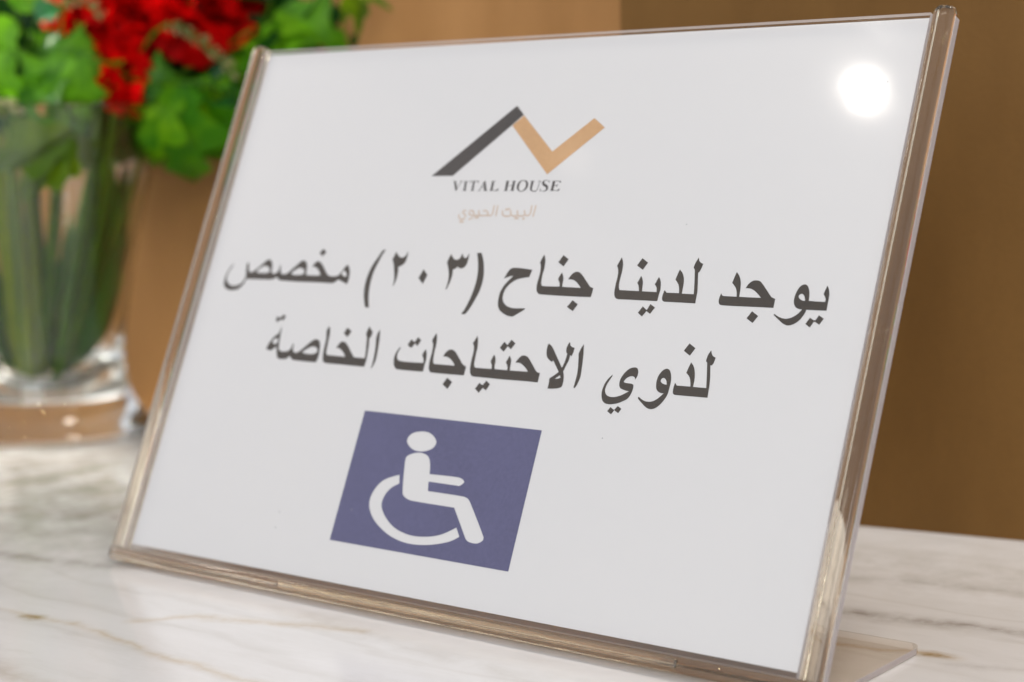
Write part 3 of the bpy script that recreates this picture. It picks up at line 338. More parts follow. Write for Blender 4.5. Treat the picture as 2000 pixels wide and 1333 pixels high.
  [[263.93,108.72,264.23,109.1,264.52,108.89,264.82,108.7,265.12,108.52,265.44,108.37,265.84,108.21,266.28,108.06,266.73,107.92,267.17,107.82,267.59,107.75,268,107.69,268.41,107.67,268.81,107.7,269.24,107.77,269.67,107.88,270.11,108.03,270.52,108.21,270.93,108.42,271.34,108.67,271.74,108.95,272.1,109.25,272.49,109.63,272.88,110.08,273.26,110.55,273.63,111.02,273.25,111.03,272.85,111.06,272.47,111.11,272.12,111.2,271.8,111.31,271.49,111.45,271.2,111.62,270.95,111.84,270.71,112.12,270.5,112.46,270.32,112.82,270.19,113.18,270.09,113.59,270.04,114.01,270.02,114.45,270.03,114.88,270.07,115.35,270.14,115.85,270.25,116.34,270.39,116.82,270.58,117.31,270.8,117.82,271.06,118.29,271.34,118.67,271.63,118.91,271.98,119.1,272.34,119.24,272.68,119.3,272.97,119.29,273.27,119.2,273.55,119.06,273.79,118.88,274.04,118.59,274.28,118.23,274.5,117.82,274.68,117.43,274.83,117.02,274.95,116.6,275.05,116.17,275.13,115.75,275.19,115.31,275.24,114.86,275.27,114.41,275.3,113.96,275.99,113.93,276.69,113.91,277.38,113.89,278.07,113.87,278.78,113.87,279.51,113.86,280.25,113.86,280.98,113.86,281.02,114.08,281.06,114.31,281.07,114.53,281.05,114.75,280.98,114.96,280.87,115.17,280.73,115.37,280.6,115.57,280.46,115.78,280.3,115.98,280.14,116.19,279.97,116.39,280.04,116.71,280.1,117.03,280.17,117.35,280.25,117.67,280.35,118.03,280.46,118.42,280.58,118.82,280.69,119.21,280.9,118.95,281.09,118.69,281.27,118.42,281.42,118.14,281.58,117.77,281.73,117.35,281.86,116.91,281.96,116.48,282.02,115.98,282.06,115.45,282.07,114.91,282.09,114.38,282.11,113.63,282.13,112.78,282.14,111.89,282.16,111.02,281.17,111.02,280.16,111.01,279.18,111,278.26,111,277.47,110.99,276.69,110.99,275.9,110.99,275.11,110.99,275.04,110.63,274.97,110.27,274.87,109.93,274.74,109.59,274.52,109.13,274.24,108.61,273.93,108.09,273.6,107.63,273.26,107.25,272.89,106.89,272.49,106.57,272.09,106.28,271.7,106.06,271.27,105.87,270.83,105.71,270.43,105.6,270.1,105.54,269.76,105.52,269.41,105.53,269.06,105.59,268.69,105.7,268.3,105.86,267.91,106.04,267.54,106.25,267.08,106.52,266.6,106.85,266.1,107.2,265.63,107.53,265.2,107.82,264.78,108.12,264.35,108.42],[271.45,115.16,271.44,115.36,271.5,115.57,271.6,115.77,271.73,115.92,271.91,116.03,272.13,116.1,272.37,116.14,272.6,116.1,272.83,115.99,273.06,115.81,273.27,115.59,273.45,115.36,273.61,115.04,273.76,114.67,273.89,114.28,274,113.9,273.78,113.89,273.54,113.89,273.31,113.91,273.08,113.96,272.83,114.04,272.56,114.16,272.29,114.3,272.07,114.44,271.87,114.6,271.68,114.78,271.53,114.97]],
  [[276.97,108.49,278.43,107.68,279.07,107.82,279.9,109.44,281.78,108.39,280.63,106.33,279.1,107.19,278.55,107.16,277.56,105.28,275.8,106.38]],
 ],
 'line_two': [
  [[49.62,93.02,49.76,92.5,49.9,91.99,50.03,91.47,50.13,90.96,50.2,90.44,50.26,89.92,50.3,89.4,50.36,88.89,50.45,88.27,50.55,87.61,50.66,86.94,50.78,86.31,50.92,85.7,51.08,85.07,51.25,84.48,51.45,84.01,51.62,83.76,51.86,83.52,52.14,83.32,52.46,83.17,52.86,83.06,53.32,83,53.81,82.97,54.28,82.97,54.78,83,55.3,83.06,55.8,83.15,56.25,83.28,56.62,83.44,56.96,83.64,57.25,83.88,57.5,84.14,57.69,84.43,57.84,84.77,57.95,85.12,58.05,85.46,58.13,85.78,58.19,86.11,58.24,86.44,58.27,86.77,58.43,86.52,58.58,86.27,58.71,86.02,58.81,85.77,58.85,85.47,58.85,85.14,58.86,84.81,58.93,84.49,59.06,84.15,59.24,83.8,59.46,83.49,59.72,83.25,60.05,83.08,60.43,82.98,60.83,82.94,61.2,82.96,61.58,83.06,61.96,83.24,62.32,83.46,62.65,83.69,63.24,84.15,63.91,84.72,64.62,85.34,65.28,85.92,65.88,86.46,66.49,87.02,67.07,87.55,67.61,87.99,68.01,88.26,68.45,88.51,68.9,88.72,69.33,88.86,69.71,88.91,70.13,88.89,70.54,88.83,70.91,88.7,71.26,88.5,71.6,88.24,71.9,87.94,72.14,87.62,72.36,87.19,72.55,86.68,72.71,86.15,72.84,85.63,72.97,85.02,73.09,84.37,73.18,83.71,73.23,83.11,73.24,82.57,73.22,82.03,73.17,81.51,73.11,81.06,73.04,80.76,72.94,80.47,72.82,80.18,72.68,79.89,71.38,79.87,70.08,79.86,68.76,79.86,67.45,79.86,65.71,79.88,63.76,79.89,61.92,79.93,60.55,80.01,60.2,80.09,59.88,80.25,59.57,80.45,59.28,80.64,59.01,80.84,58.76,81.04,58.52,81.26,58.29,81.48,58.11,81.3,57.92,81.12,57.72,80.94,57.51,80.78,57.26,80.6,56.98,80.42,56.69,80.26,56.35,80.14,55.91,80.05,55.39,79.98,54.85,79.94,54.35,79.92,53.89,79.92,53.41,79.93,52.95,79.97,52.55,80.06,52.22,80.21,51.93,80.42,51.68,80.65,51.48,80.9,51.25,81.27,51.04,81.72,50.85,82.2,50.65,82.66,50.46,83.17,50.29,83.72,50.1,84.19,49.88,84.48,49.61,84.51,49.3,84.34,48.98,84.1,48.69,83.88,48.42,83.67,48.17,83.43,47.9,83.21,47.59,83.06,47.22,83,46.81,82.99,46.39,83.03,45.99,83.09,45.62,83.17,45.27,83.29,44.92,83.42,44.57,83.57,44.67,83.97,44.78,84.38,44.9,84.78,45.04,85.17,45.21,85.57,45.41,85.98,45.63,86.39,45.86,86.79,46.12,87.21,46.4,87.64,46.71,88.05,47.02,88.42,47.34,88.74,47.7,89.05,48.06,89.33,48.36,89.55,48.53,89.65,48.72,89.73,48.92,89.79,49.13,89.86,49.19,90.19,49.24,90.51,49.3,90.84,49.35,91.17,49.41,91.6,49.48,92.06,49.55,92.55],[46.99,86.59,47.07,86.9,47.31,87.25,47.63,87.57,47.94,87.83,48.2,87.96,48.5,88.05,48.82,88.12,49.16,88.16,49.34,87.88,49.5,87.59,49.64,87.3,49.71,87.02,49.74,86.75,49.72,86.47,49.64,86.22,49.49,86.02,49.24,85.86,48.91,85.73,48.55,85.66,48.21,85.68,47.85,85.81,47.46,86.04,47.14,86.31],[64.42,83.55,64.89,83.89,65.37,84.22,65.86,84.53,66.35,84.83,66.84,85.11,67.35,85.39,67.87,85.63,68.38,85.8,68.88,85.9,69.41,85.94,69.93,85.93,70.4,85.85,70.81,85.69,71.2,85.45,71.52,85.18,71.74,84.92,71.87,84.66,71.92,84.39,71.88,84.13,71.77,83.9,71.54,83.66,71.21,83.41,70.81,83.2,70.38,83.05,69.81,82.95,69.14,82.89,68.43,82.87,67.73,82.87,67.04,82.89,66.34,82.94,65.64,83,64.93,83.07]],
  [[45.84,96.88,47.64,96.32,49.19,97.84,50.5,97.12,49.74,95.38,47.87,95.67,46.92,94.44,45.52,95.16]],
  [[74.72,94.42,74.97,94.12,75.19,93.82,75.4,93.51,75.56,93.19,75.72,92.74,75.87,92.23,76,91.7,76.09,91.18,76.15,90.63,76.18,90.05,76.2,89.47,76.23,88.89,76.27,88.27,76.33,87.61,76.39,86.97,76.44,86.36,76.48,85.84,76.51,85.3,76.56,84.79,76.65,84.34,76.78,84.03,76.96,83.72,77.18,83.42,77.41,83.13,78.68,83.12,79.96,83.11,81.22,83.09,82.42,83.08,83.5,83.06,84.58,83.04,85.66,83.01,86.74,82.99,86.48,83.36,86.21,83.73,85.92,84.08,85.58,84.42,85.19,84.74,84.74,85.05,84.28,85.33,83.87,85.57,83.55,85.74,83.21,85.89,82.87,86.02,82.52,86.11,82.17,86.17,81.8,86.18,81.44,86.17,81.08,86.15,81.21,86.42,81.35,86.68,81.49,86.94,81.65,87.2,81.84,87.5,82.06,87.83,82.29,88.14,82.56,88.39,82.84,88.57,83.16,88.72,83.52,88.82,83.89,88.85,84.29,88.81,84.72,88.69,85.16,88.53,85.55,88.33,86,88.02,86.47,87.63,86.94,87.21,87.39,86.8,87.98,86.25,88.64,85.61,89.28,84.98,89.84,84.45,90.19,84.12,90.54,83.8,90.9,83.48,91.26,83.16,92,83.14,92.75,83.13,93.49,83.12,94.2,83.11,94.84,83.11,95.49,83.13,96.13,83.14,96.77,83.16,96.69,83.77,96.6,84.39,96.51,85.01,96.41,85.63,96.3,86.24,96.17,86.86,96.04,87.47,95.9,88.09,95.74,88.8,95.57,89.54,95.4,90.3,95.22,91.05,94.29,92.37,94.34,92.79,94.39,93.2,94.46,93.61,94.54,94.02,94.65,94.44,94.77,94.85,94.91,95.27,95.05,95.68,95.2,95.4,95.37,95.12,95.57,94.85,95.8,94.59,96.11,94.35,96.47,94.11,96.86,93.89,97.24,93.67,97.29,93.29,97.32,92.91,97.32,92.54,97.26,92.17,97.14,91.79,96.95,91.4,96.73,91.01,96.5,90.63,96.69,90.01,96.87,89.4,97.03,88.78,97.17,88.17,97.28,87.46,97.37,86.7,97.45,85.94,97.52,85.2,97.61,84.52,97.7,83.83,97.77,83.15,97.8,82.48,97.78,81.82,97.73,81.16,97.65,80.51,97.56,79.86,95.86,79.86,94.15,79.87,92.44,79.87,90.75,79.88,89.12,79.89,87.47,79.9,85.83,79.91,84.18,79.92,82.39,79.92,80.52,79.91,78.81,79.92,77.52,79.97,77.19,80.03,76.87,80.15,76.57,80.32,76.32,80.52,76.1,80.78,75.91,81.08,75.75,81.41,75.63,81.74,75.47,82.32,75.32,83.02,75.19,83.77,75.09,84.5,75.03,85.2,75,85.91,74.98,86.61,74.95,87.29,74.91,87.93,74.88,88.57,74.82,89.21,74.73,89.82,74.58,90.39,74.39,90.95,74.17,91.51,73.94,92.08,73.97,92.41,74.01,92.74,74.07,93.06,74.15,93.37,74.26,93.64,74.4,93.91,74.56,94.17]],
  [[84.12,94.39,86.71,93.07,85.43,90.59,83.03,92.09]],
  [[100.68,94.62,100.84,94.01,101,93.39,101.14,92.78,101.28,92.16,101.43,91.41,101.59,90.59,101.74,89.76,101.87,88.96,101.98,88.22,102.07,87.48,102.15,86.74,102.22,86,102.3,85.25,102.38,84.5,102.43,83.75,102.42,83.04,102.33,82.37,102.19,81.7,102.01,81.07,101.83,80.53,101.68,80.19,101.49,79.86,101.27,79.55,101.05,79.24,101.1,79.92,101.15,80.6,101.18,81.28,101.18,81.97,101.16,82.79,101.12,83.68,101.06,84.58,100.98,85.43,100.88,86.16,100.76,86.9,100.62,87.64,100.47,88.38,100.29,89.14,100.09,89.92,99.91,90.67,99.8,91.32,99.79,91.78,99.83,92.23,99.91,92.66,100.01,93.08,100.14,93.48,100.3,93.87,100.49,94.25]],
  [[112.77,88.7,112.81,88.5,112.83,88.31,112.83,88.11,112.81,87.92,112.71,87.64,112.56,87.33,112.4,86.99,112.28,86.66,112.21,86.29,112.15,85.91,112.12,85.53,112.15,85.17,112.21,84.86,112.33,84.54,112.49,84.24,112.69,83.98,112.96,83.77,113.28,83.58,113.64,83.43,114,83.33,114.58,83.25,115.27,83.2,116,83.17,116.71,83.15,117.57,83.14,118.5,83.14,119.47,83.15,120.42,83.16,121.57,83.18,122.82,83.2,124.1,83.23,125.36,83.26,125.39,83.47,125.4,83.68,125.39,83.89,125.34,84.11,125.21,84.38,125.04,84.68,124.84,84.99,124.66,85.27,124.5,85.51,124.33,85.74,124.16,85.97,123.99,86.2,124.09,86.52,124.19,86.84,124.3,87.15,124.42,87.44,124.55,87.7,124.69,87.96,124.85,88.21,125.01,88.45,125.26,88.11,125.49,87.76,125.7,87.41,125.86,87.05,126.03,86.52,126.18,85.9,126.3,85.27,126.38,84.66,126.4,84.11,126.38,83.57,126.34,83.02,126.32,82.48,126.31,81.89,126.32,81.29,126.32,80.67,126.33,80.06,125.12,80.02,123.9,79.99,122.69,79.97,121.46,79.96,119.64,79.95,117.52,79.95,115.51,79.97,113.99,80.03,113.6,80.1,113.22,80.25,112.86,80.44,112.54,80.66,112.24,80.93,111.97,81.25,111.74,81.59,111.55,81.94,111.37,82.38,111.21,82.86,111.08,83.37,111.01,83.87,110.98,84.36,110.99,84.87,111.04,85.36,111.14,85.84,111.3,86.32,111.51,86.79,111.75,87.23,111.97,87.62,112.14,87.9,112.34,88.17,112.55,88.44]],
  [[117.02,91.74,118.89,90.75,119.93,92.78,121.74,91.66,120.71,89.4,119.21,90.23,117.96,88.37,115.87,89.54]],
  [[128.09,94.77,128.29,94.41,128.49,94.04,128.66,93.68,128.8,93.3,128.95,92.77,129.1,92.16,129.23,91.53,129.32,90.91,129.35,90.26,129.35,89.59,129.33,88.92,129.34,88.25,129.38,87.56,129.44,86.86,129.5,86.19,129.58,85.6,129.64,85.16,129.73,84.71,129.83,84.28,129.95,83.94,130.07,83.75,130.23,83.58,130.43,83.41,130.62,83.26,131.49,83.26,132.36,83.26,133.23,83.26,134.09,83.26,135.44,83.26,137,83.26,138.63,83.26,140.22,83.25,139.96,83.56,139.69,83.87,139.41,84.16,139.11,84.44,138.76,84.73,138.38,85.02,137.98,85.29,137.57,85.54,137.17,85.75,136.74,85.94,136.31,86.1,135.86,86.21,135.39,86.28,134.89,86.29,134.39,86.28,133.9,86.25,134.03,86.6,134.16,86.95,134.33,87.29,134.52,87.62,134.76,87.94,135.02,88.26,135.32,88.55,135.66,88.77,136.04,88.93,136.48,89.03,136.93,89.08,137.37,89.05,137.81,88.94,138.26,88.76,138.7,88.53,139.1,88.27,139.6,87.88,140.12,87.4,140.66,86.88,141.18,86.38,141.73,85.85,142.3,85.3,142.84,84.78,143.28,84.37,143.5,84.2,143.73,84.03,143.97,83.88,144.22,83.72,145.52,83.34,145.51,80.02,143.68,80,141.84,79.98,139.99,79.96,138.13,79.95,136.05,79.94,133.83,79.93,131.8,79.94,130.3,79.99,130.01,80.04,129.72,80.16,129.45,80.32,129.23,80.51,129.02,80.75,128.83,81.04,128.67,81.36,128.55,81.67,128.43,82.14,128.32,82.68,128.23,83.26,128.17,83.82,128.16,84.45,128.19,85.13,128.22,85.82,128.23,86.48,128.23,87.1,128.21,87.75,128.18,88.36,128.13,88.9,128.1,89.25,128.05,89.62,127.98,89.98,127.86,90.33,127.67,90.71,127.43,91.09,127.16,91.48,126.89,91.85,127.01,92.23,127.14,92.6,127.27,92.98,127.42,93.34,127.57,93.71,127.74,94.06,127.91,94.42]],
  [[138.24,78.65,140.93,77.19,139.59,74.54,136.81,76.09]],
  [[153.23,77.88,154.87,77.07,156.09,78.92,158.08,77.66,156.89,75.35,155.29,76.16,153.99,74.26,151.93,75.6]],
  [[147.16,95,147.35,94.62,147.53,94.25,147.69,93.87,147.83,93.49,148.01,92.92,148.19,92.26,148.35,91.57,148.47,90.9,148.53,90.25,148.54,89.59,148.53,88.93,148.54,88.29,148.56,87.69,148.59,87.08,148.63,86.49,148.68,85.93,148.72,85.44,148.78,84.93,148.85,84.45,148.96,84.05,149.08,83.82,149.25,83.61,149.45,83.4,149.66,83.2,150.57,83.19,151.48,83.18,152.39,83.18,153.3,83.18,154.23,83.19,155.16,83.21,156.1,83.23,157.03,83.25,156.99,83.54,156.95,83.84,156.9,84.12,156.84,84.37,156.76,84.54,156.66,84.71,156.54,84.88,156.43,85.04,156.3,85.25,156.16,85.48,156.01,85.72,155.87,85.95,155.96,86.28,156.06,86.61,156.15,86.94,156.25,87.27,156.35,87.59,156.46,87.91,156.56,88.23,156.67,88.54,156.94,88.23,157.21,87.9,157.44,87.58,157.64,87.24,157.78,86.9,157.89,86.56,157.96,86.21,158.03,85.86,158.06,85.5,158.07,85.14,158.08,84.79,158.1,84.45,158.15,84.17,158.21,83.88,158.29,83.59,158.36,83.3,159.11,83.29,159.86,83.29,160.6,83.28,161.32,83.28,161.99,83.28,162.67,83.28,163.34,83.28,164.02,83.28,163.99,83.56,163.96,83.85,163.91,84.13,163.83,84.39,163.72,84.62,163.59,84.85,163.43,85.07,163.28,85.28,163.13,85.48,162.97,85.68,162.8,85.87,162.62,86.06,162.76,86.35,162.88,86.65,163.01,86.95,163.12,87.26,163.22,87.58,163.32,87.91,163.41,88.24,163.5,88.57,163.77,88.31,164.04,88.04,164.28,87.76,164.48,87.47,164.63,87.14,164.74,86.8,164.82,86.44,164.88,86.09,164.94,85.7,164.97,85.27,164.99,84.85,165.02,84.47,165.07,84.17,165.12,83.87,165.18,83.57,165.24,83.28,166.41,83.28,167.6,83.28,168.74,83.29,169.79,83.3,170.63,83.31,171.46,83.33,172.3,83.35,173.13,83.38,172.76,83.72,172.4,84.06,172.02,84.39,171.62,84.7,171.2,84.99,170.76,85.27,170.32,85.53,169.92,85.74,169.61,85.9,169.3,86.04,168.98,86.16,168.65,86.24,168.23,86.28,167.77,86.28,167.29,86.26,166.82,86.23,167.02,86.6,167.22,86.98,167.43,87.34,167.66,87.68,167.9,88,168.16,88.31,168.45,88.59,168.74,88.8,169.03,88.93,169.36,89.02,169.71,89.06,170.07,89.05,170.45,88.99,170.86,88.89,171.26,88.73,171.62,88.53,172.14,88.13,172.72,87.61,173.32,87.04,173.89,86.48,174.51,85.87,175.16,85.21,175.76,84.59,176.25,84.11,176.45,83.94,176.66,83.78,176.89,83.63,177.12,83.48,178.38,83.23,178.35,79.9,176.81,79.91,175.27,79.93,173.73,79.94,172.18,79.94,170.24,79.92,168.13,79.89,165.93,79.86,163.76,79.84,161.55,79.84,159.27,79.86,157.08,79.89,155.16,79.9,153.76,79.9,152.3,79.89,150.96,79.89,149.94,79.92,149.64,79.95,149.34,80.01,149.06,80.12,148.81,80.26,148.55,80.48,148.29,80.75,148.06,81.06,147.88,81.37,147.72,81.79,147.59,82.26,147.48,82.75,147.4,83.23,147.32,83.87,147.25,84.59,147.21,85.34,147.17,86.07,147.17,86.8,147.19,87.54,147.2,88.27,147.18,88.92,147.11,89.44,147,89.97,146.86,90.47,146.71,90.91,146.56,91.21,146.37,91.5,146.15,91.78,145.92,92.06,146.11,92.42,146.3,92.79,146.48,93.16,146.64,93.53,146.79,93.89,146.92,94.26,147.04,94.63]],
  [[159.81,93.39,161.48,92.31,162.73,94.34,164.79,93.11,163.47,90.87,161.75,91.86,160.57,89.79,158.42,91.06]],
  [[178.98,93.8,179.52,93.83,179.98,93.52,180.44,93.21,180.87,92.87,181.27,92.51,181.76,91.99,182.28,91.38,182.8,90.74,183.32,90.11,183.84,89.51,184.37,88.89,184.88,88.29,185.36,87.73,185.77,87.24,186.18,86.76,186.59,86.27,187,85.79,187.18,86.3,187.36,86.82,187.51,87.35,187.62,87.88,187.72,88.57,187.78,89.32,187.83,90.1,187.87,90.87,187.29,91.29,187.18,91.69,187.09,92.09,187.03,92.49,187.03,92.88,187.11,93.36,187.25,93.88,187.43,94.41,187.62,94.93,188.04,94.77,188.09,94.54,188.16,94.3,188.25,94.08,188.37,93.88,188.54,93.72,188.74,93.58,188.97,93.46,189.2,93.36,189.46,93.27,189.75,93.2,190.05,93.14,190.35,93.09,190.34,92.68,190.33,92.27,190.3,91.87,190.26,91.48,190.19,91.13,190.1,90.78,190,90.43,189.89,90.09,189.22,90.39,189.23,89.96,189.23,89.52,189.21,89.1,189.16,88.67,189.05,88.22,188.91,87.75,188.75,87.28,188.6,86.81,188.44,86.26,188.26,85.68,188.08,85.08,187.91,84.48,188.11,84.1,188.31,83.72,188.48,83.33,188.61,82.94,188.74,82.42,188.85,81.82,188.93,81.23,188.97,80.7,188.96,80.29,188.92,79.89,188.84,79.49,188.75,79.09,188.43,78.94,188.11,78.78,187.77,78.65,187.42,78.54,186.96,78.43,186.44,78.34,185.89,78.26,185.35,78.2,184.8,78.15,184.22,78.12,183.64,78.1,183.07,78.09,183.08,78.58,183.08,79.07,183.08,79.56,183.06,80.02,183.02,80.45,182.97,80.87,182.91,81.3,182.85,81.72,183.23,81.97,183.6,82.22,183.97,82.48,184.33,82.74,184.75,83.08,185.19,83.46,185.64,83.85,186.08,84.24,185.78,84.59,185.48,84.94,185.17,85.29,184.87,85.64,184.39,86.18,183.83,86.81,183.24,87.47,182.66,88.12,182.28,87.52,181.91,87.67,181.54,87.84,181.19,88.02,180.85,88.23,180.49,88.48,180.13,88.76,179.8,89.06,179.55,89.4,179.31,89.95,179.1,90.6,178.94,91.28,178.84,91.9,178.81,92.38,178.84,92.86,178.9,93.33],[185.16,81.73,185.38,81.9,185.6,82.08,185.83,82.25,186.05,82.41,186.28,82.57,186.5,82.73,186.73,82.89,186.96,83.05,187.44,82.29,187.22,82.17,186.98,82.05,186.74,81.95,186.48,81.88,186.17,81.82,185.84,81.78,185.5,81.75]],
  [[193.8,94.67,193.96,94,194.12,93.33,194.27,92.65,194.41,91.98,194.55,91.27,194.67,90.54,194.79,89.8,194.9,89.06,195.01,88.33,195.11,87.6,195.2,86.87,195.28,86.14,195.37,85.4,195.45,84.66,195.5,83.92,195.51,83.22,195.44,82.56,195.32,81.9,195.17,81.27,195.01,80.7,194.86,80.28,194.68,79.87,194.48,79.47,194.26,79.07,193.7,79.36,193.74,79.9,193.78,80.44,193.82,80.98,193.85,81.52,193.88,82.16,193.91,82.84,193.92,83.54,193.89,84.23,193.82,84.99,193.7,85.78,193.57,86.58,193.42,87.37,193.23,88.28,193.02,89.23,192.78,90.21,192.55,91.18,192.66,91.65,192.78,92.12,192.9,92.58,193.05,93.03,193.22,93.45,193.4,93.86,193.6,94.27]],
  [[208.21,84.83,208.27,84.72,208.32,84.61,208.34,84.5,208.33,84.39,208.22,84.11,208.04,83.76,207.85,83.37,207.67,83,207.46,82.57,207.23,82.11,207.02,81.63,206.87,81.16,206.76,80.71,206.69,80.25,206.66,79.79,206.7,79.37,206.81,78.99,206.98,78.62,207.2,78.27,207.47,77.98,207.78,77.75,208.15,77.57,208.54,77.43,208.94,77.32,209.38,77.26,209.84,77.24,210.31,77.25,210.76,77.29,211.28,77.38,211.84,77.52,212.39,77.68,212.92,77.87,213.46,78.1,213.99,78.37,214.5,78.65,214.95,78.91,215.29,79.12,215.62,79.33,215.94,79.56,216.25,79.78,215.93,79.78,215.61,79.78,215.29,79.8,214.96,79.84,214.5,79.92,213.98,80.04,213.46,80.17,213.04,80.31,212.79,80.41,212.54,80.55,212.33,80.71,212.16,80.9,212,81.22,211.86,81.6,211.76,82.02,211.71,82.42,211.71,82.85,211.76,83.31,211.85,83.77,212,84.21,212.24,84.74,212.55,85.3,212.89,85.84,213.24,86.3,213.56,86.66,213.93,86.99,214.32,87.28,214.71,87.52,215.12,87.69,215.56,87.83,216,87.92,216.38,87.97,216.66,87.97,216.95,87.93,217.23,87.85,217.47,87.71,217.68,87.51,217.87,87.24,218.03,86.95,218.13,86.65,218.2,86.3,218.22,85.9,218.21,85.5,218.16,85.11,218.06,84.75,217.91,84.41,217.74,84.07,217.55,83.74,217.52,83.94,217.47,84.14,217.4,84.33,217.3,84.5,217.15,84.63,216.97,84.74,216.77,84.83,216.56,84.88,216.3,84.91,216.01,84.9,215.71,84.87,215.43,84.8,215.1,84.67,214.75,84.49,214.4,84.28,214.1,84.04,213.85,83.76,213.64,83.44,213.46,83.1,213.29,82.76,213.53,82.66,213.77,82.56,214.02,82.48,214.27,82.43,214.73,82.41,215.29,82.41,215.86,82.4,216.33,82.37,216.62,82.31,216.91,82.21,217.19,82.1,217.46,81.97,217.52,81.64,217.57,81.31,217.6,80.98,217.6,80.66,217.56,80.24,217.49,79.79,217.39,79.32,217.26,78.87,217.1,78.44,216.91,78.02,216.68,77.62,216.41,77.27,216.09,76.97,215.71,76.71,215.3,76.48,214.89,76.26,214.42,76.01,213.92,75.76,213.38,75.52,212.83,75.32,212.2,75.13,211.5,74.96,210.8,74.81,210.16,74.72,209.63,74.69,209.07,74.71,208.53,74.76,208.05,74.86,207.66,75,207.29,75.19,206.95,75.43,206.66,75.7,206.41,76,206.2,76.35,206.03,76.71,205.89,77.08,205.76,77.49,205.65,77.93,205.58,78.39,205.54,78.83,205.55,79.32,205.59,79.83,205.66,80.35,205.78,80.85,205.93,81.38,206.13,81.91,206.37,82.43,206.65,82.93,206.98,83.42,207.37,83.9,207.79,84.37]],
  [[210.41,73.79,212.06,72.94,213.21,74.4,214.84,73.57,213.98,72.01,212.16,72.84,211.28,71.33,209.47,72.32]],
  [[220.42,77.48,220.33,78.02,220.62,78.15,220.94,77.95,221.27,77.74,221.61,77.55,221.96,77.39,222.35,77.23,222.76,77.07,223.18,76.95,223.6,76.87,224.09,76.83,224.6,76.82,225.12,76.85,225.6,76.92,226.02,77.04,226.43,77.19,226.81,77.38,227.17,77.6,227.54,77.86,227.91,78.16,228.27,78.48,228.6,78.8,228.91,79.11,229.2,79.43,229.48,79.76,229.76,80.09,229.38,80.07,228.99,80.07,228.61,80.1,228.24,80.18,227.89,80.32,227.53,80.49,227.2,80.71,226.93,80.95,226.7,81.23,226.52,81.54,226.38,81.87,226.28,82.21,226.17,82.7,226.09,83.26,226.04,83.84,226.04,84.38,226.08,84.84,226.17,85.29,226.29,85.73,226.46,86.16,226.67,86.59,226.93,87.03,227.23,87.44,227.54,87.77,227.86,88.01,228.25,88.21,228.64,88.35,228.99,88.42,229.29,88.39,229.59,88.29,229.86,88.14,230.1,87.95,230.36,87.66,230.61,87.29,230.84,86.89,231.02,86.49,231.19,86,231.33,85.46,231.44,84.9,231.52,84.35,231.55,83.77,231.56,83.16,231.54,82.55,231.51,81.96,231.49,81.4,231.47,80.84,231.42,80.29,231.33,79.78,231.18,79.31,231,78.85,230.78,78.41,230.55,77.98,230.27,77.51,229.96,77.02,229.62,76.56,229.29,76.14,228.96,75.8,228.61,75.48,228.24,75.18,227.86,74.94,227.49,74.75,227.09,74.59,226.68,74.47,226.25,74.41,225.8,74.42,225.33,74.48,224.86,74.59,224.41,74.76,223.89,75.02,223.35,75.36,222.81,75.74,222.29,76.1,221.82,76.44,221.35,76.78,220.88,77.13],[227.57,84.27,227.6,84.47,227.7,84.7,227.84,84.91,227.98,85.07,228.13,85.15,228.31,85.21,228.51,85.22,228.7,85.19,228.93,85.09,229.18,84.93,229.42,84.75,229.61,84.53,229.79,84.22,229.94,83.85,230.07,83.45,230.19,83.05,229.88,83.06,229.56,83.08,229.26,83.12,228.97,83.18,228.7,83.27,228.43,83.38,228.18,83.51,227.98,83.65,227.82,83.78,227.69,83.94,227.6,84.1]],
  [[233.23,83.94,234.06,83.07,239.26,83.1,239.19,83.45,239.12,83.79,239.03,84.13,238.92,84.48,238.78,84.88,238.63,85.31,238.43,85.74,238.18,86.15,237.86,86.52,237.47,86.88,237.04,87.22,236.61,87.55,236.71,87.99,236.81,88.43,236.92,88.87,237.02,89.31,237.14,89.77,237.27,90.25,237.4,90.72,237.53,91.19,237.89,90.88,238.23,90.56,238.55,90.23,238.84,89.87,239.09,89.48,239.31,89.06,239.5,88.63,239.67,88.2,239.83,87.66,239.98,87.07,240.11,86.46,240.2,85.87,240.26,85.2,240.29,84.5,240.29,83.78,240.29,83.07,245.24,83.07,245.06,84.06,244.88,85.05,244.7,86.05,244.5,87.04,244.27,88.12,244.03,89.24,243.78,90.37,243.52,91.49,242.97,92,243,92.53,243.06,93.07,243.14,93.59,243.25,94.07,243.41,94.48,243.61,94.88,243.83,95.26,244.07,95.63,244.5,94.58,244.67,94.36,244.84,94.14,245.04,93.94,245.25,93.77,245.49,93.63,245.76,93.53,246.04,93.44,246.31,93.36,246.25,92.92,246.18,92.47,246.1,92.04,246.01,91.67,245.92,91.4,245.8,91.15,245.67,90.91,245.53,90.66,244.93,90.69,245.15,89.78,245.37,88.87,245.57,87.98,245.75,87.14,245.9,86.38,246.03,85.61,246.15,84.87,246.24,84.17,246.3,83.58,246.33,82.97,246.36,82.39,246.38,81.83,246.41,81.35,246.44,80.88,246.47,80.4,246.5,79.92,245.15,79.92,243.8,79.92,242.44,79.91,241.08,79.91,239.34,79.9,237.39,79.88,235.58,79.88,234.25,79.9,234.01,79.93,233.77,80.01,233.55,80.12,233.37,80.26,233.25,80.46,233.16,80.7,233.1,80.96,233.06,81.21,233.03,81.56,233.02,81.96,233.02,82.36,233.04,82.73,233.07,83.03,233.11,83.34,233.17,83.64]],
  [[235.35,97.47,237.99,96,236.5,93.36,233.79,94.86]],
 ],
 'logo_dark': [
  [[139.01,183.38,143.17,179.71,138.86,175.67,116.74,155.69,106.32,155.55]],
 ],
 'logo_gold': [
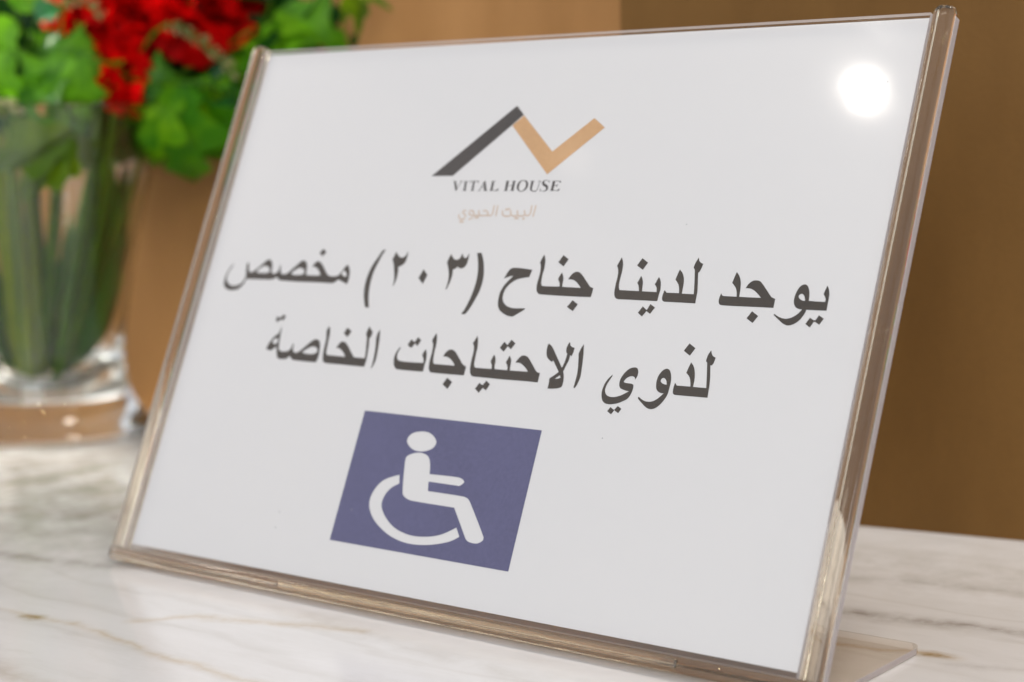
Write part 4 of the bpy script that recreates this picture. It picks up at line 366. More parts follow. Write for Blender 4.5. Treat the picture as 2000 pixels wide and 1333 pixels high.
  [[143.41,179.48,160.33,165.12,175.41,177.77,180.94,174.05,160.51,156.31,139.09,175.48]],
 ],
 'latin': [
  [[117.34,153.61,119.28,153.62,119.32,153.47,118.97,153.41,120.39,150.76,121.34,153.42,120.8,153.48,120.76,153.62,122.38,153.63,122.43,153.48,121.71,153.42,120.12,149.72,119.82,149.72,118,153.41,117.39,153.47]],
  [[122.75,153.63,124.81,153.64,124.86,153.49,124.28,153.45,124.63,149.93,125.23,149.9,125.27,149.76,123.22,149.74,123.17,149.89,123.68,149.93,123.32,153.45,122.8,153.49]],
  [[125.61,153.68,129.92,153.69,129.93,152.93,129.71,152.93,129.33,153.47,128.09,153.47,128.29,149.96,128.88,149.93,128.93,149.78,126.99,149.77,126.94,149.91,127.41,149.95,127.21,153.47,126.34,153.46,125.84,152.91,125.65,152.91]],
  [[132.72,153.79,132.94,153.79,134.67,150,135.11,149.97,135.15,149.83,133.13,149.81,133.09,149.96,133.58,150,133.08,151.08,131.78,151.07,131.41,149.98,131.86,149.95,131.9,149.8,130.45,149.79,130.41,149.94,131.1,149.98,132.29,153.06],[131.88,151.31,132.98,151.32,132.43,152.64]],
  [[135.79,153.68,137.8,153.69,137.85,153.54,137.21,153.5,137.32,150.05,138.75,150.06,139.81,150.82,140.02,150.82,139.81,149.86,135.87,149.83,135.83,149.98,136.32,150.02,136.2,153.5,135.83,153.53]],
  [[142.4,153.76,144.25,153.77,144.29,153.63,143.94,153.59,144.01,152.04,145.89,152.05,145.85,153.6,145.49,153.63,145.45,153.77,147.21,153.78,147.25,153.64,146.91,153.6,147.03,150.09,147.39,150.06,147.44,149.92,145.53,149.9,145.49,150.04,145.9,150.08,145.87,151.87,144,151.86,144.07,150.07,144.43,150.04,144.47,149.89,142.56,149.88,142.52,150.02,143,150.06,142.81,153.58,142.44,153.62]],
  [[150.37,154.03,150.71,154.04,151.09,154.04,151.46,154.01,151.81,153.91,152.13,153.74,152.44,153.52,152.71,153.25,152.92,152.97,153.06,152.67,153.14,152.33,153.18,151.99,153.16,151.67,153.09,151.33,152.97,150.98,152.79,150.65,152.56,150.37,152.26,150.13,151.88,149.92,151.48,149.75,151.1,149.65,150.75,149.6,150.38,149.6,150.01,149.65,149.66,149.75,149.33,149.92,149,150.16,148.71,150.42,148.47,150.69,148.31,150.98,148.2,151.28,148.14,151.58,148.12,151.88,148.16,152.21,148.25,152.57,148.37,152.91,148.51,153.19,148.66,153.39,148.86,153.57,149.07,153.72,149.3,153.85,149.55,153.93,149.81,153.98,150.09,154.01],[150.44,153.81,150.68,153.82,150.94,153.77,151.2,153.68,151.42,153.56,151.61,153.39,151.77,153.19,151.91,152.96,152.01,152.73,152.11,152.46,152.18,152.15,152.23,151.84,152.22,151.55,152.14,151.26,152.02,150.98,151.86,150.71,151.69,150.48,151.52,150.29,151.33,150.11,151.11,149.97,150.89,149.88,150.64,149.85,150.36,149.87,150.09,149.94,149.86,150.05,149.66,150.22,149.49,150.44,149.35,150.69,149.25,150.94,149.18,151.21,149.16,151.52,149.16,151.82,149.18,152.12,149.21,152.44,149.25,152.76,149.33,153.06,149.46,153.31,149.65,153.5,149.9,153.65,150.17,153.76]],
  [[153.8,153.78,155.74,153.79,155.79,153.63,155.31,153.61,155.27,152.91,155.25,152.17,155.23,151.5,155.24,150.97,155.26,150.79,155.31,150.6,155.39,150.42,155.51,150.27,155.7,150.14,155.94,150.04,156.2,149.96,156.45,149.92,156.69,149.93,156.93,149.97,157.16,150.05,157.35,150.16,157.5,150.35,157.62,150.58,157.71,150.84,157.76,151.11,157.81,151.62,157.82,152.25,157.82,152.92,157.81,153.58,157.31,153.64,157.27,153.79,158.65,153.8,158.69,153.64,158.09,153.58,158.1,152.93,158.1,152.26,158.09,151.64,158.04,151.11,157.98,150.78,157.87,150.45,157.73,150.16,157.55,149.93,157.32,149.78,157.03,149.69,156.71,149.64,156.39,149.63,156.05,149.66,155.69,149.73,155.34,149.84,155.05,149.97,154.82,150.12,154.63,150.31,154.49,150.52,154.41,150.73,154.33,151.3,154.29,152.04,154.27,152.84,154.27,153.6,153.84,153.63]],
  [[162.22,154.04,162.6,153.19,162.33,153.19,162.23,153.33,162.11,153.48,161.99,153.61,161.83,153.71,161.63,153.81,161.4,153.89,161.16,153.95,160.94,153.97,160.72,153.95,160.51,153.89,160.32,153.81,160.19,153.71,160.11,153.58,160.07,153.43,160.09,153.27,160.15,153.12,160.28,152.98,160.48,152.85,160.7,152.72,160.92,152.59,161.15,152.48,161.41,152.38,161.66,152.27,161.88,152.13,162.06,151.96,162.22,151.78,162.35,151.58,162.44,151.37,162.48,151.14,162.48,150.89,162.44,150.65,162.36,150.43,162.22,150.25,162.03,150.08,161.81,149.94,161.57,149.84,161.31,149.78,161.03,149.76,160.75,149.76,160.49,149.78,160.3,149.82,160.1,149.9,159.91,149.97,159.74,150,159.58,149.98,159.44,149.91,159.31,149.82,159.2,149.73,158.83,150.76,159.13,150.76,159.2,150.6,159.29,150.44,159.4,150.3,159.55,150.18,159.77,150.08,160.04,150.01,160.32,149.96,160.58,149.95,160.82,149.98,161.07,150.05,161.29,150.14,161.45,150.25,161.56,150.39,161.62,150.55,161.63,150.73,161.61,150.9,161.54,151.05,161.42,151.21,161.27,151.35,161.1,151.48,160.86,151.61,160.56,151.73,160.25,151.86,159.99,152,159.77,152.17,159.57,152.37,159.41,152.57,159.29,152.76,159.23,152.95,159.21,153.13,159.23,153.31,159.29,153.47,159.4,153.63,159.56,153.79,159.75,153.93,159.95,154.04,160.2,154.1,160.48,154.14,160.77,154.15,161.02,154.15,161.22,154.11,161.42,154.04,161.61,153.96,161.77,153.92,161.9,153.93,162.01,153.96,162.12,154]],
  [[163.37,153.84,167.46,153.85,167.4,153.09,167.17,153.09,166.77,153.65,164.93,153.64,164.95,152.15,165.83,152.15,166.14,152.58,166.36,152.58,166.22,151.49,166.02,151.49,165.88,151.98,164.93,151.97,164.94,150.24,166.51,150.25,167.62,150.88,167.79,150.88,167.44,150.06,163.43,150.03,163.39,150.17,163.86,150.21,163.84,153.64,163.41,153.7]],
 ],
 'small_gold': [
  [158.97,144.33,158.87,140.3,0.62],
  [157.16,144.3,157.32,141.24,156.81,140.65,155.9,140.42,154.98,140.87,154.35,142.36,0.62],
  [154.83,140.7,154.33,140.39,153.37,140.31,151.93,140.49,151.1,142.31,0.62],
  [151.69,140.65,151.18,140.34,150.02,140.26,148.72,140.6,148.13,142.27,0.62],
  [148.62,140.6,148.04,140.22,146.67,140.13,145.3,140.35,144.66,141.04,144.45,142.21,0.62],
  [141.66,144.11,141.9,140.29,0.62],
  [140.05,144.09,140.13,140.8,139.58,140.29,134.52,140.17,134.0,140.54,133.43,142.09,0.62],
  [135.62,141.95,136.77,142.19,137.81,141.44,138.12,140.4,0.62],
  [134.1,140.23,131.65,140.19,131.19,141.34,130.23,142.14,129.24,141.99,129.14,140.97,130.01,140.17,131.41,140.29,131.15,139.13,129.78,138.57,0.62],
  [127.26,142.05,126.16,141.91,125.84,141.26,126.95,140.68,127.8,140.1,127.55,138.9,126.16,138.54,124.99,139.11,124.45,140.38,0.62],
  [145.72,142.7,146.28,142.71,0.8],
  [146.89,142.82,147.45,142.82,0.8],
  [150.88,139.44,151.43,139.45,0.8],
  [151.85,139.49,152.4,139.5,0.8],
  [154.59,139.37,155.14,139.38,0.8],
  [132.42,139.41,132.99,139.42,0.8],
  [133.34,139.42,133.91,139.43,0.8],
  [125.74,137.64,126.31,137.65,0.8],
  [126.81,137.66,127.39,137.67,0.8],
 ],
 'sign_blue': [
  [[103.54,63.5,184.91,63.45,184.91,14.55,102.76,14.8],[132.77,58.25,133.88,58.32,135.02,58.29,136.15,58.14,137.18,57.84,138.2,57.36,139.21,56.71,140.04,55.99,140.55,55.29,140.66,54.58,140.47,53.84,140.06,53.13,139.48,52.55,138.61,52.05,137.49,51.61,136.26,51.28,135.08,51.06,133.98,50.98,132.83,51,131.7,51.15,130.65,51.44,129.61,51.92,128.56,52.56,127.69,53.29,127.16,54,127.04,54.73,127.23,55.52,127.66,56.26,128.27,56.87,129.16,57.36,130.32,57.77,131.57,58.07],[128.62,46.66,128.54,47.25,128.53,47.86,128.67,48.41,129.02,48.87,129.84,49.37,130.97,49.86,132.22,50.27,133.42,50.51,134.56,50.57,135.77,50.49,136.91,50.3,137.86,50,138.56,49.6,139.14,49.07,139.59,48.46,139.95,47.83,140.33,46.89,140.66,45.77,140.93,44.59,141.17,43.44,144.71,43.54,148.4,43.63,151.74,43.69,154.23,43.67,154.9,43.59,155.58,43.43,156.2,43.21,156.68,43,156.93,42.83,157.14,42.61,157.25,42.36,157.24,42.13,157.01,41.8,156.62,41.41,156.16,41.05,155.72,40.8,155.32,40.7,154.88,40.69,154.42,40.72,153.97,40.74,151.63,40.75,148.46,40.76,144.92,40.77,141.54,40.78,142.31,37.42,146.58,37.42,151.02,37.41,155.01,37.38,157.96,37.33,158.61,37.28,159.28,37.17,159.9,37.02,160.45,36.83,160.89,36.61,161.27,36.33,161.63,36.03,161.96,35.71,164.53,32.71,167.2,29.58,169.56,26.76,171.19,24.7,171.36,24.37,171.42,24.01,171.37,23.65,171.2,23.34,170.84,22.98,170.32,22.61,169.69,22.28,169.03,22.06,168.21,21.97,167.26,21.97,166.33,22.04,165.55,22.15,165.08,22.3,164.63,22.52,164.22,22.79,163.83,23.07,155.67,33.02,150.59,33.05,145.21,33.08,140.28,33.13,136.57,33.22,135.73,33.27,134.88,33.38,134.06,33.55,133.32,33.79,132.64,34.1,131.98,34.47,131.45,34.92,131.12,35.44,130.45,37.77,129.71,41,129.05,44.26],[127.63,41.75,128.54,38.59,127.58,38.12,126.65,37.62,125.78,37.06,125.03,36.42,124.37,35.67,123.8,34.83,123.34,33.94,123.01,33.08,122.81,32.26,122.71,31.41,122.76,30.56,123,29.72,123.49,28.84,124.18,27.94,125,27.06,125.91,26.25,127.06,25.36,128.39,24.44,129.84,23.6,131.36,22.89,133.06,22.31,134.89,21.83,136.78,21.47,138.64,21.22,140.45,21.11,142.26,21.13,144.05,21.25,145.81,21.44,147.53,21.7,149.23,22.04,150.88,22.46,152.46,22.99,154.07,23.68,155.67,24.51,157.23,25.41,158.75,26.32,161,23.39,159.98,22.72,158.92,22.07,157.81,21.48,156.62,20.99,154.74,20.39,152.52,19.77,150.16,19.21,147.85,18.78,145.68,18.48,143.44,18.28,141.2,18.19,139.01,18.23,136.86,18.41,134.71,18.73,132.59,19.17,130.56,19.72,128.59,20.41,126.66,21.24,124.84,22.15,123.23,23.06,121.93,23.9,120.71,24.84,119.61,25.82,118.7,26.81,117.99,27.78,117.42,28.8,117.02,29.85,116.81,30.92,116.81,32.02,117,33.17,117.36,34.3,117.84,35.38,118.42,36.4,119.13,37.39,119.98,38.31,121,39.11,122.41,39.87,124.07,40.55,125.85,41.18]],
 ],
}

# ------------------------------------------------------------------ the sign holder
holder = thing('sign_holder', 'clear acrylic slanted sign holder standing on the marble counter', 'sign holder', (148, 30, 0))
HI = holder.location.copy()
def under(o, parent):
    """parent o, keeping its world-space vertices"""
    o.parent = parent; o.location = -HI if parent is holder else Vector((0, 0, 0)); return o
def panel(name, x0, x1, y0, y1, z0, z1):
    bm = bmesh.new(); box(bm, x0, x1, y0, y1, z0, z1, sheet)
    nrm = Vector((0, -CA, SA))
    for f in bm.faces:
        if abs(f.normal.dot(nrm)) < .9: f.material_index = 1
    return under(mesh_obj(name, bm, [M_sheet, M_edge]), holder)
panel('front_panel', -1.4, 298.3, -1.9, 210.3, .5, 2.4)
panel('back_panel', -1.4, 298.3, -1.9, 209.9, -2.6, -.5)
def rail(name, x0, x1, rc):
    cx = (x0+x1)/2; bm = bmesh.new()
    w = (x1-x0)/2            # two plates with a bonded core: grooves run down both faces
    sec = [(-w, -1.6), (-w, 1.6), (-w+1.2, 2.75), (-1.7, 2.8), (-1.35, 2.2), (-1.0, 2.8), (w-2.0, 2.75), (w-.7, 2.2), (w-.1, 1.0), (w-.35, .35), (w-.35, -.3), (w-.1, -.8),
           (w-.6, -2.2), (w-1.8, -2.95), (.9, -3.0), (.5, -2.4), (.1, -3.0), (-w+1.2, -2.9)]
    fr = []
    for y, k in [(-1.9, 1), (40, 1), (90, 1), (140, 1), (180, 1), (210.6, 1), (211.5, .95), (212.2, .84), (212.7, .66), (212.9, .42)]:
        fr.append(lambda u, v, y=y, k=k: sheet((cx+u*k, y, -.1+(v+.1)*(k*.4+.6))))
    prism(bm, sec, fr)
    o = mesh_obj(name, bm, M_rail, smooth=True); o.data.set_sharp_from_angle(angle=R(50)); return under(o, holder)
rail('side_rail', 298.6, 306.2, 1.7)
for x0, x1 in ((306.15, 306.4), (-9.4, -9.15)):
    bm = bmesh.new(); prism(bm, rrect(x0, x1, -1.9, .9, .1, 2), [lambda u, v, y=y: sheet((u, y, v)) for y in (-1.5, 105, 209.2)])
    under(mesh_obj('polished_edge', bm, M_edge), holder)
rail('side_rail', -9.2, -1.7, 1.7)
bm = bmesh.new()
sec = [(-7.2, -1.6), (-7.2, 1.5), (-6.3, 2.65), (-5.2, 2.8), (-4.9, 2.3), (-4.6, 2.8), (-3.1, 2.75), (-2.3, 1.9), (-2.2, .3), (-2.5, 0), (-2.2, -.3), (-2.2, -1.8), (-3, -2.75), (-4.2, -2.8), (-4.6, -2.4), (-5, -2.8), (-6.2, -2.7)]
prism(bm, sec, [lambda u, v, x=x, k=k: sheet((x, -4.7+(u+4.7)*k, v*k)) for x, k in ((-9.2, .72), (-8.8, .88), (-8.2, 1), (70, 1), (150, 1), (230, 1), (305.2, 1), (305.8, .88), (306.2, .72))])
o = mesh_obj('bottom_rail', bm, M_foot_rail, smooth=True); o.data.set_sharp_from_angle(angle=R(50)); under(o, holder)
# thin bead where the pocket is bonded along the foot
bm = bmesh.new()
prism(bm, rrect(-5.9, -3.2, 2.85, 3.5, .3, 3), [lambda u, v, x=x: sheet((x, u, v)) for x in (86, 87, 257, 258)])
under(mesh_obj('bonded_seam', bm, M_rail, smooth=True), holder)
# the foot: a clear plate lying behind the sign
bm = bmesh.new()
out_ = rrect(-8.8, 305.8, 4.2, 68, 4)
top = [bm.verts.new(Vector((x, y, 2.6))*S) for x, y in out_]; bot = [bm.verts.new(Vector((x, y, .05))*S) for x, y in out_]
bm.faces.new(top); bm.faces.new(bot[::-1])
for i in range(len(out_)): bm.faces.new((bot[i], bot[(i+1) % len(out_)], top[(i+1) % len(out_)], top[i]))
bmesh.ops.recalc_face_normals(bm, faces=bm.faces)
under(mesh_obj('foot_plate', bm, M_base, bevel=.35), holder)

bm = bmesh.new(); prism(bm, rrect(9, 63.5, .35, 2.3, .2, 2), [lambda u, v, x=x: (x, u, v) for x in (305.82, 306.0)])
under(mesh_obj('polished_edge', bm, M_edge), holder)

# ------------------------------------------------------------------ the printed sheet inside it
notice = thing('printed_notice', 'white printed paper notice with Arabic text and blue wheelchair symbol inside the acrylic holder', 'notice', (148, 30, 0))
def on_notice(o, label=None):
    o.parent = notice; o.location = -HI
    if label: o['label'] = label
    return o
def bulge(x, y): return 0.0
bm = bmesh.new(); box(bm, 0, 297, 0, 209.6, -.12, 0, sheet)
on_notice(mesh_obj('paper', bm, M_paper, smooth=False))

def print_mesh(name, groups, m, z=.06, label=None):
    """flat print: filled outlines (with holes) laid on the paper"""
    bm = bmesh.new()
    for grp in groups:
        loops = [[Vector((c[i], c[i+1], 0)) for i in range(0, len(c), 2)] for c in grp]
        flat = [p for l in loops for p in l]
        vs = [bm.verts.new(Vector(sheet((p.x, p.y, bulge(p.x, p.y)+z)))*S) for p in flat]
        for t in tessellate_polygon(loops):
            try: bm.faces.new([vs[i] for i in t])
            except ValueError: pass
    bmesh.ops.recalc_face_normals(bm, faces=bm.faces)
    nrm = Vector((0, -CA, SA))
    for f in bm.faces:
        if f.normal.dot(nrm) < 0: f.normal_flip()
    return on_notice(mesh_obj(name, bm, m), label)
def stroke_mesh(name, strokes, m, z=.06, label=None):
    bm = bmesh.new()
    for k, st in enumerate(strokes):
        w = st[-1]/2; pts = [Vector((st[i], st[i+1])) for i in range(0, len(st)-1, 2)]
        row = []
        for i, p in enumerate(pts):
            a = pts[max(0, i-1)]; b = pts[min(len(pts)-1, i+1)]
            t = (b-a).normalized(); n = Vector((-t.y, t.x))*w
            q = p - t*w*.6 if i == 0 else (p + t*w*.6 if i == len(pts)-1 else p)
            zz = bulge(p.x, p.y)+z+k*.002
            row.append((bm.verts.new(Vector(sheet((q.x+n.x, q.y+n.y, zz)))*S), bm.verts.new(Vector(sheet((q.x-n.x, q.y-n.y, zz)))*S)))
        for a, b in zip(row[:-1], row[1:]): bm.faces.new((a[0], a[1], b[1], b[0]))
    return on_notice(mesh_obj(name, bm, m), label)
for g in PRINT['line_one']: print_mesh('lettering', [g], M_black)
for g in PRINT['line_two']: print_mesh('lettering', [g], M_black)
print_mesh('logo_stroke', PRINT['logo_dark'], M_small, label='dark slanted stroke of the roof-shaped logo')
print_mesh('logo_stroke', PRINT['logo_gold'], M_gold, label='gold tick-shaped stroke of the logo')
print_mesh('logo_lettering', PRINT['latin'], M_small, label='small black serif capitals VITAL HOUSE under the logo')
stroke_mesh('logo_lettering', PRINT['small_gold'], M_pale, label='small pale gold Arabic line under the logo')
print_mesh('wheelchair_symbol', PRINT['sign_blue'], M_blue, label='blue square with white wheelchair user symbol')

# ------------------------------------------------------------------ the vase
VX, VY = -291.0, 188.0
def lathe(name, outer, inner, m, seg=72, parent=None, origin=(0, 0, 0)):
    prof = outer + inner[::-1]
    bm = bmesh.new(); rings = []
    for r, z in prof:
        if r < .01: rings.append([bm.verts.new(Vector((0, 0, z))*S)])
        else: rings.append([bm.verts.new(Vector((r*math.cos(2*math.pi*i/seg), r*math.sin(2*math.pi*i/seg), z))*S) for i in range(seg)])
    for a, b in zip(rings[:-1], rings[1:]):
        for i in range(seg):
            j = (i+1) % seg
            if len(a) == 1: bm.faces.new((a[0], b[i], b[j]))
            elif len(b) == 1: bm.faces.new((a[i], a[j], b[0]))
            else: bm.faces.new((a[i], a[j], b[j], b[i]))
    bmesh.ops.recalc_face_normals(bm, faces=bm.faces)
    return mesh_obj(name, bm, m, parent, smooth=True)
def catmull(pts, n=5):
    out = []
    for i in range(len(pts)-1):
        p0 = pts[max(0, i-1)]; p1 = pts[i]; p2 = pts[i+1]; p3 = pts[min(len(pts)-1, i+2)]
        for k in range(n):
            t = k/n
            out.append(tuple(.5*((2*b)+(-a+c)*t+(2*a-5*b+4*c-d)*t*t+(-a+3*b-3*c+d)*t**3) for a, b, c, d in zip(p0, p1, p2, p3)))
    out.append(tuple(pts[-1])); return out
vase = thing('vase', 'flared clear glass vase with thick foot holding green stems', 'vase', (VX, VY, 0))
outer = [(0, .3), (52, .3)] + catmull([(56, .4), (58, 2.5), (56, 6), (50.5, 13), (45.5, 24), (43, 42), (46, 66), (52, 98), (60, 132), (67, 160), (73, 181), (74, 184)])
inner = [(0, 19)] + catmull([(12, 20), (24, 26), (33, 38), (38.5, 55), (44.5, 80), (51, 108), (58, 138), (66.5, 168), (71, 182), (73, 184.6)])
lathe('vase_body', outer, inner, M_vase, parent=vase)

# ------------------------------------------------------------------ flowers and foliage
rng = random.Random(7)
def leaf_material(name, c1, c2, grain=None, rough=.38, trans=.3, spec=.22):
    m, nt, out = mat(name)
    tc = N(nt, 'ShaderNodeTexCoord'); P = tc.outputs['Object']
    oi = N(nt, 'ShaderNodeObjectInfo')
    f = math_n(nt, 'ADD', math_n(nt, 'MULTIPLY_ADD', noise(nt, vmath(nt, 'MULTIPLY', P, grain) if grain else P, 70, 4, .6), 2.4, -.85), math_n(nt, 'MULTIPLY_ADD', oi.outputs['Random'], .9, -.45), clamp=True)
    col = mixc(nt, f, c1, c2)
    b = N(nt, 'ShaderNodeBsdfPrincipled', i_Roughness=rough); b.inputs['Specular IOR Level'].default_value = spec; L(nt, col, b.inputs['Base Color'])
    t = N(nt, 'ShaderNodeBsdfTranslucent'); L(nt, mixc(nt, .5, col, tuple(v*1.4 for v in c2)), t.inputs[0])
    bp = N(nt, 'ShaderNodeBump', i_Strength=.4, i_Distance=.001); L(nt, noise(nt, P, 90, 4, .6), bp.inputs['Height']); L(nt, bp.outputs[0], b.inputs['Normal'])
    mx = N(nt, 'ShaderNodeMixShader', i_Fac=trans); L(nt, b.outputs[0], mx.inputs[1]); L(nt, t.outputs[0], mx.inputs[2]); L(nt, mx.outputs[0], out.inputs[0])
    return m
M_leaf = leaf_material('fresh_leaf', (.018, .12, .002), (.17, .46, .01))
M_dark_shade = leaf_material('dark_shade_leaf', (.004, .028, .002), (.012, .075, .004), rough=.4, trans=.1, spec=.12)  # dark green, deepened to paint the shade in the bouquet's gaps
M_olive = leaf_material('olive_leaf', (.06, .13, .002), (.17, .27, .003))
M_leaf_lit = leaf_material('lit_leaf', (.045, .22, .002), (.24, .52, .004), trans=.35, spec=.15)  # brighter copy of the leaf colour, with the light on it painted in
M_blade = leaf_material('blade_leaf', (.006, .055, .004), (.05, .24, .02), grain=(.12, 7, 1), trans=.15, spec=.15)
M_cream = leaf_material('cream_leaf', (.27, .28, .09), (.42, .41, .20))
M_teal = leaf_material('waxy_leaf', (.008, .09, .015), (.02, .20, .04), rough=.32, trans=.1, spec=.4)
M_stem = leaf_material('green_stem', (.02, .09, .002), (.08, .19, .004), trans=.05, spec=.15)
M_red = leaf_material('red_petal', (.34, .001, .0015), (.90, .002, .002), rough=.55, trans=.2, spec=.06)

def leaf_mesh(name, length, width, lobes, depth, droop, fold, m, seed=0):
    """a lobed leaf along +X from the origin, face up +Z, curling downwards"""
    r = random.Random(seed); bm = bmesh.new(); n = 40; rows = []
    for i in range(n+1):
        t = i/n
        env = min(1, (t/.32)**.65)*(1 if t < .4 else max(0, 1-((t-.4)/.6)**1.15))
        lob = 1-depth*(.5+.5*math.cos(2*math.pi*lobes*t+math.pi*.9))**1.4 if lobes else 1
        w = max(.25, width*.5*env*lob*(1+.08*math.sin(31*t+seed)))
        sweep = length*.10*(w/(width*.5))          # lobes reach forward
        x = length*t; ang = -droop*t*t
        row = []
        for k in range(-3, 4):
            s = k/3
            y = s*w; z = fold*abs(s)**1.3*w - .03*length*t*t*abs(s) + .6*math.sin(9*t+s*3+seed)*abs(s)
            px = x+sweep*abs(s)**1.5
            row.append(Vector((px*math.cos(R(ang)*.5)+z*math.sin(R(ang)), y, z+px*math.sin(R(ang)*.5))))
        rows.append([bm.verts.new(v*S) for v in row])
    for a, b in zip(rows[:-1], rows[1:]):
        for k in range(6): bm.faces.new((a[k], b[k], b[k+1], a[k+1]))
    me = bpy.data.meshes.new(name); bm.to_mesh(me); bm.free(); me.materials.append(m)
    for p in me.polygons: p.use_smooth = True
    return me
def orient(o, loc, direction, up, scale=1.0):
    x = Vector(direction).normalized(); z = Vector(up); z = (z-x*z.dot(x)).normalized(); y = z.cross(x)
    o.matrix_local = Matrix.Translation(Vector(loc)*S) @ Matrix((x, y, z)).transposed().to_4x4() @ Matrix.Scale(scale, 4)
def tube(name, pts, radii, m, parent, seg=10):
    P = [Vector(p) for p in catmull([tuple(p) for p in pts], 5)]
    rr = [a[0] for a in catmull([(r,) for r in radii], 5)]
    bm = bmesh.new(); rings = []
    for i, p in enumerate(P):
        t = (P[min(i+1, len(P)-1)]-P[max(i-1, 0)]).normalized()
        u = t.cross(Vector((.3, .9, .1))).normalized(); v = t.cross(u)
        rings.append([bm.verts.new((p+(u*math.cos(2*math.pi*k/seg)+v*math.sin(2*math.pi*k/seg))*rr[i])*S) for k in range(seg)])
    for a, b in zip(rings[:-1], rings[1:]):
        for k in range(seg): bm.faces.new((a[k], a[(k+1) % seg], b[(k+1) % seg], b[k]))
    bm.faces.new(rings[0][::-1]); bm.faces.new(rings[-1])
    return mesh_obj(name, bm, m, parent, smooth=True)
L_oak = leaf_mesh('leaf', 40, 34, 2.3, .46, 40, .25, M_leaf, 1)
L_oak2 = leaf_mesh('leaf', 46, 36, 2.6, .52, 65, .15, M_leaf_lit, 4)
L_round = leaf_mesh('leaf', 34, 28, 0, 0, 50, .3, M_dark_shade, 2)
L_teal = leaf_mesh('leaf', 38, 20, 0, 0, 45, .35, M_teal, 3)
L_oliv = leaf_mesh('leaf', 46, 26, 2.3, .3, 30, .2, M_olive, 5)
L_cream = leaf_mesh('leaf', 9, 6, 0, 0, 20, .2, M_cream, 6)
L_blade = leaf_mesh('leaf', 130, 26, 0, 0, 8, .3, M_blade, 8)

def sprig(name, label, cat, root, path, leaves, stem_r=1.6, group=None):
    """one cut stem: an Empty where it stands in the vase, its stem tube and each of its leaves"""
    t = thing(name, label, cat, root, group)
    end = Vector(path[-1]); rd = Vector((end.x-VX, end.y-VY, 0)); q = min(56, rd.length*.75); rd.normalize()
    P = [Vector(p)-Vector(root) for p in (root, Vector((VX, VY, 90))+rd*q*.35, Vector((VX, VY, 178))+rd*q, end)]
    tube('stem', P, [stem_r]*(len(P)-1)+[stem_r*.6], M_stem, t)
    for me, loc, d, up, sc in leaves:
        o = bpy.data.objects.new('leaf', me); C.objects.link(o); o.parent = t
        orient(o, Vector(loc)-Vector(root), d, up, sc)
    return t
VW = Vector((.798, -.603, .12))      # roughly towards the room; leaves face it
RT = Vector((.603, .798, 0)); UP = Vector((0, 0, 1))
def B(p):
    """bouquet frame (mm to the right, height, towards the room) -> world"""
    return Vector((VX, VY, 0)) + RT*p[0] + UP*p[1] + Vector((.798, -.603, 0))*p[2]
MESHLEN = {L_oak: (40, 34), L_oak2: (46, 36), L_round: (34, 28), L_teal: (38, 20), L_oliv: (46, 26)}
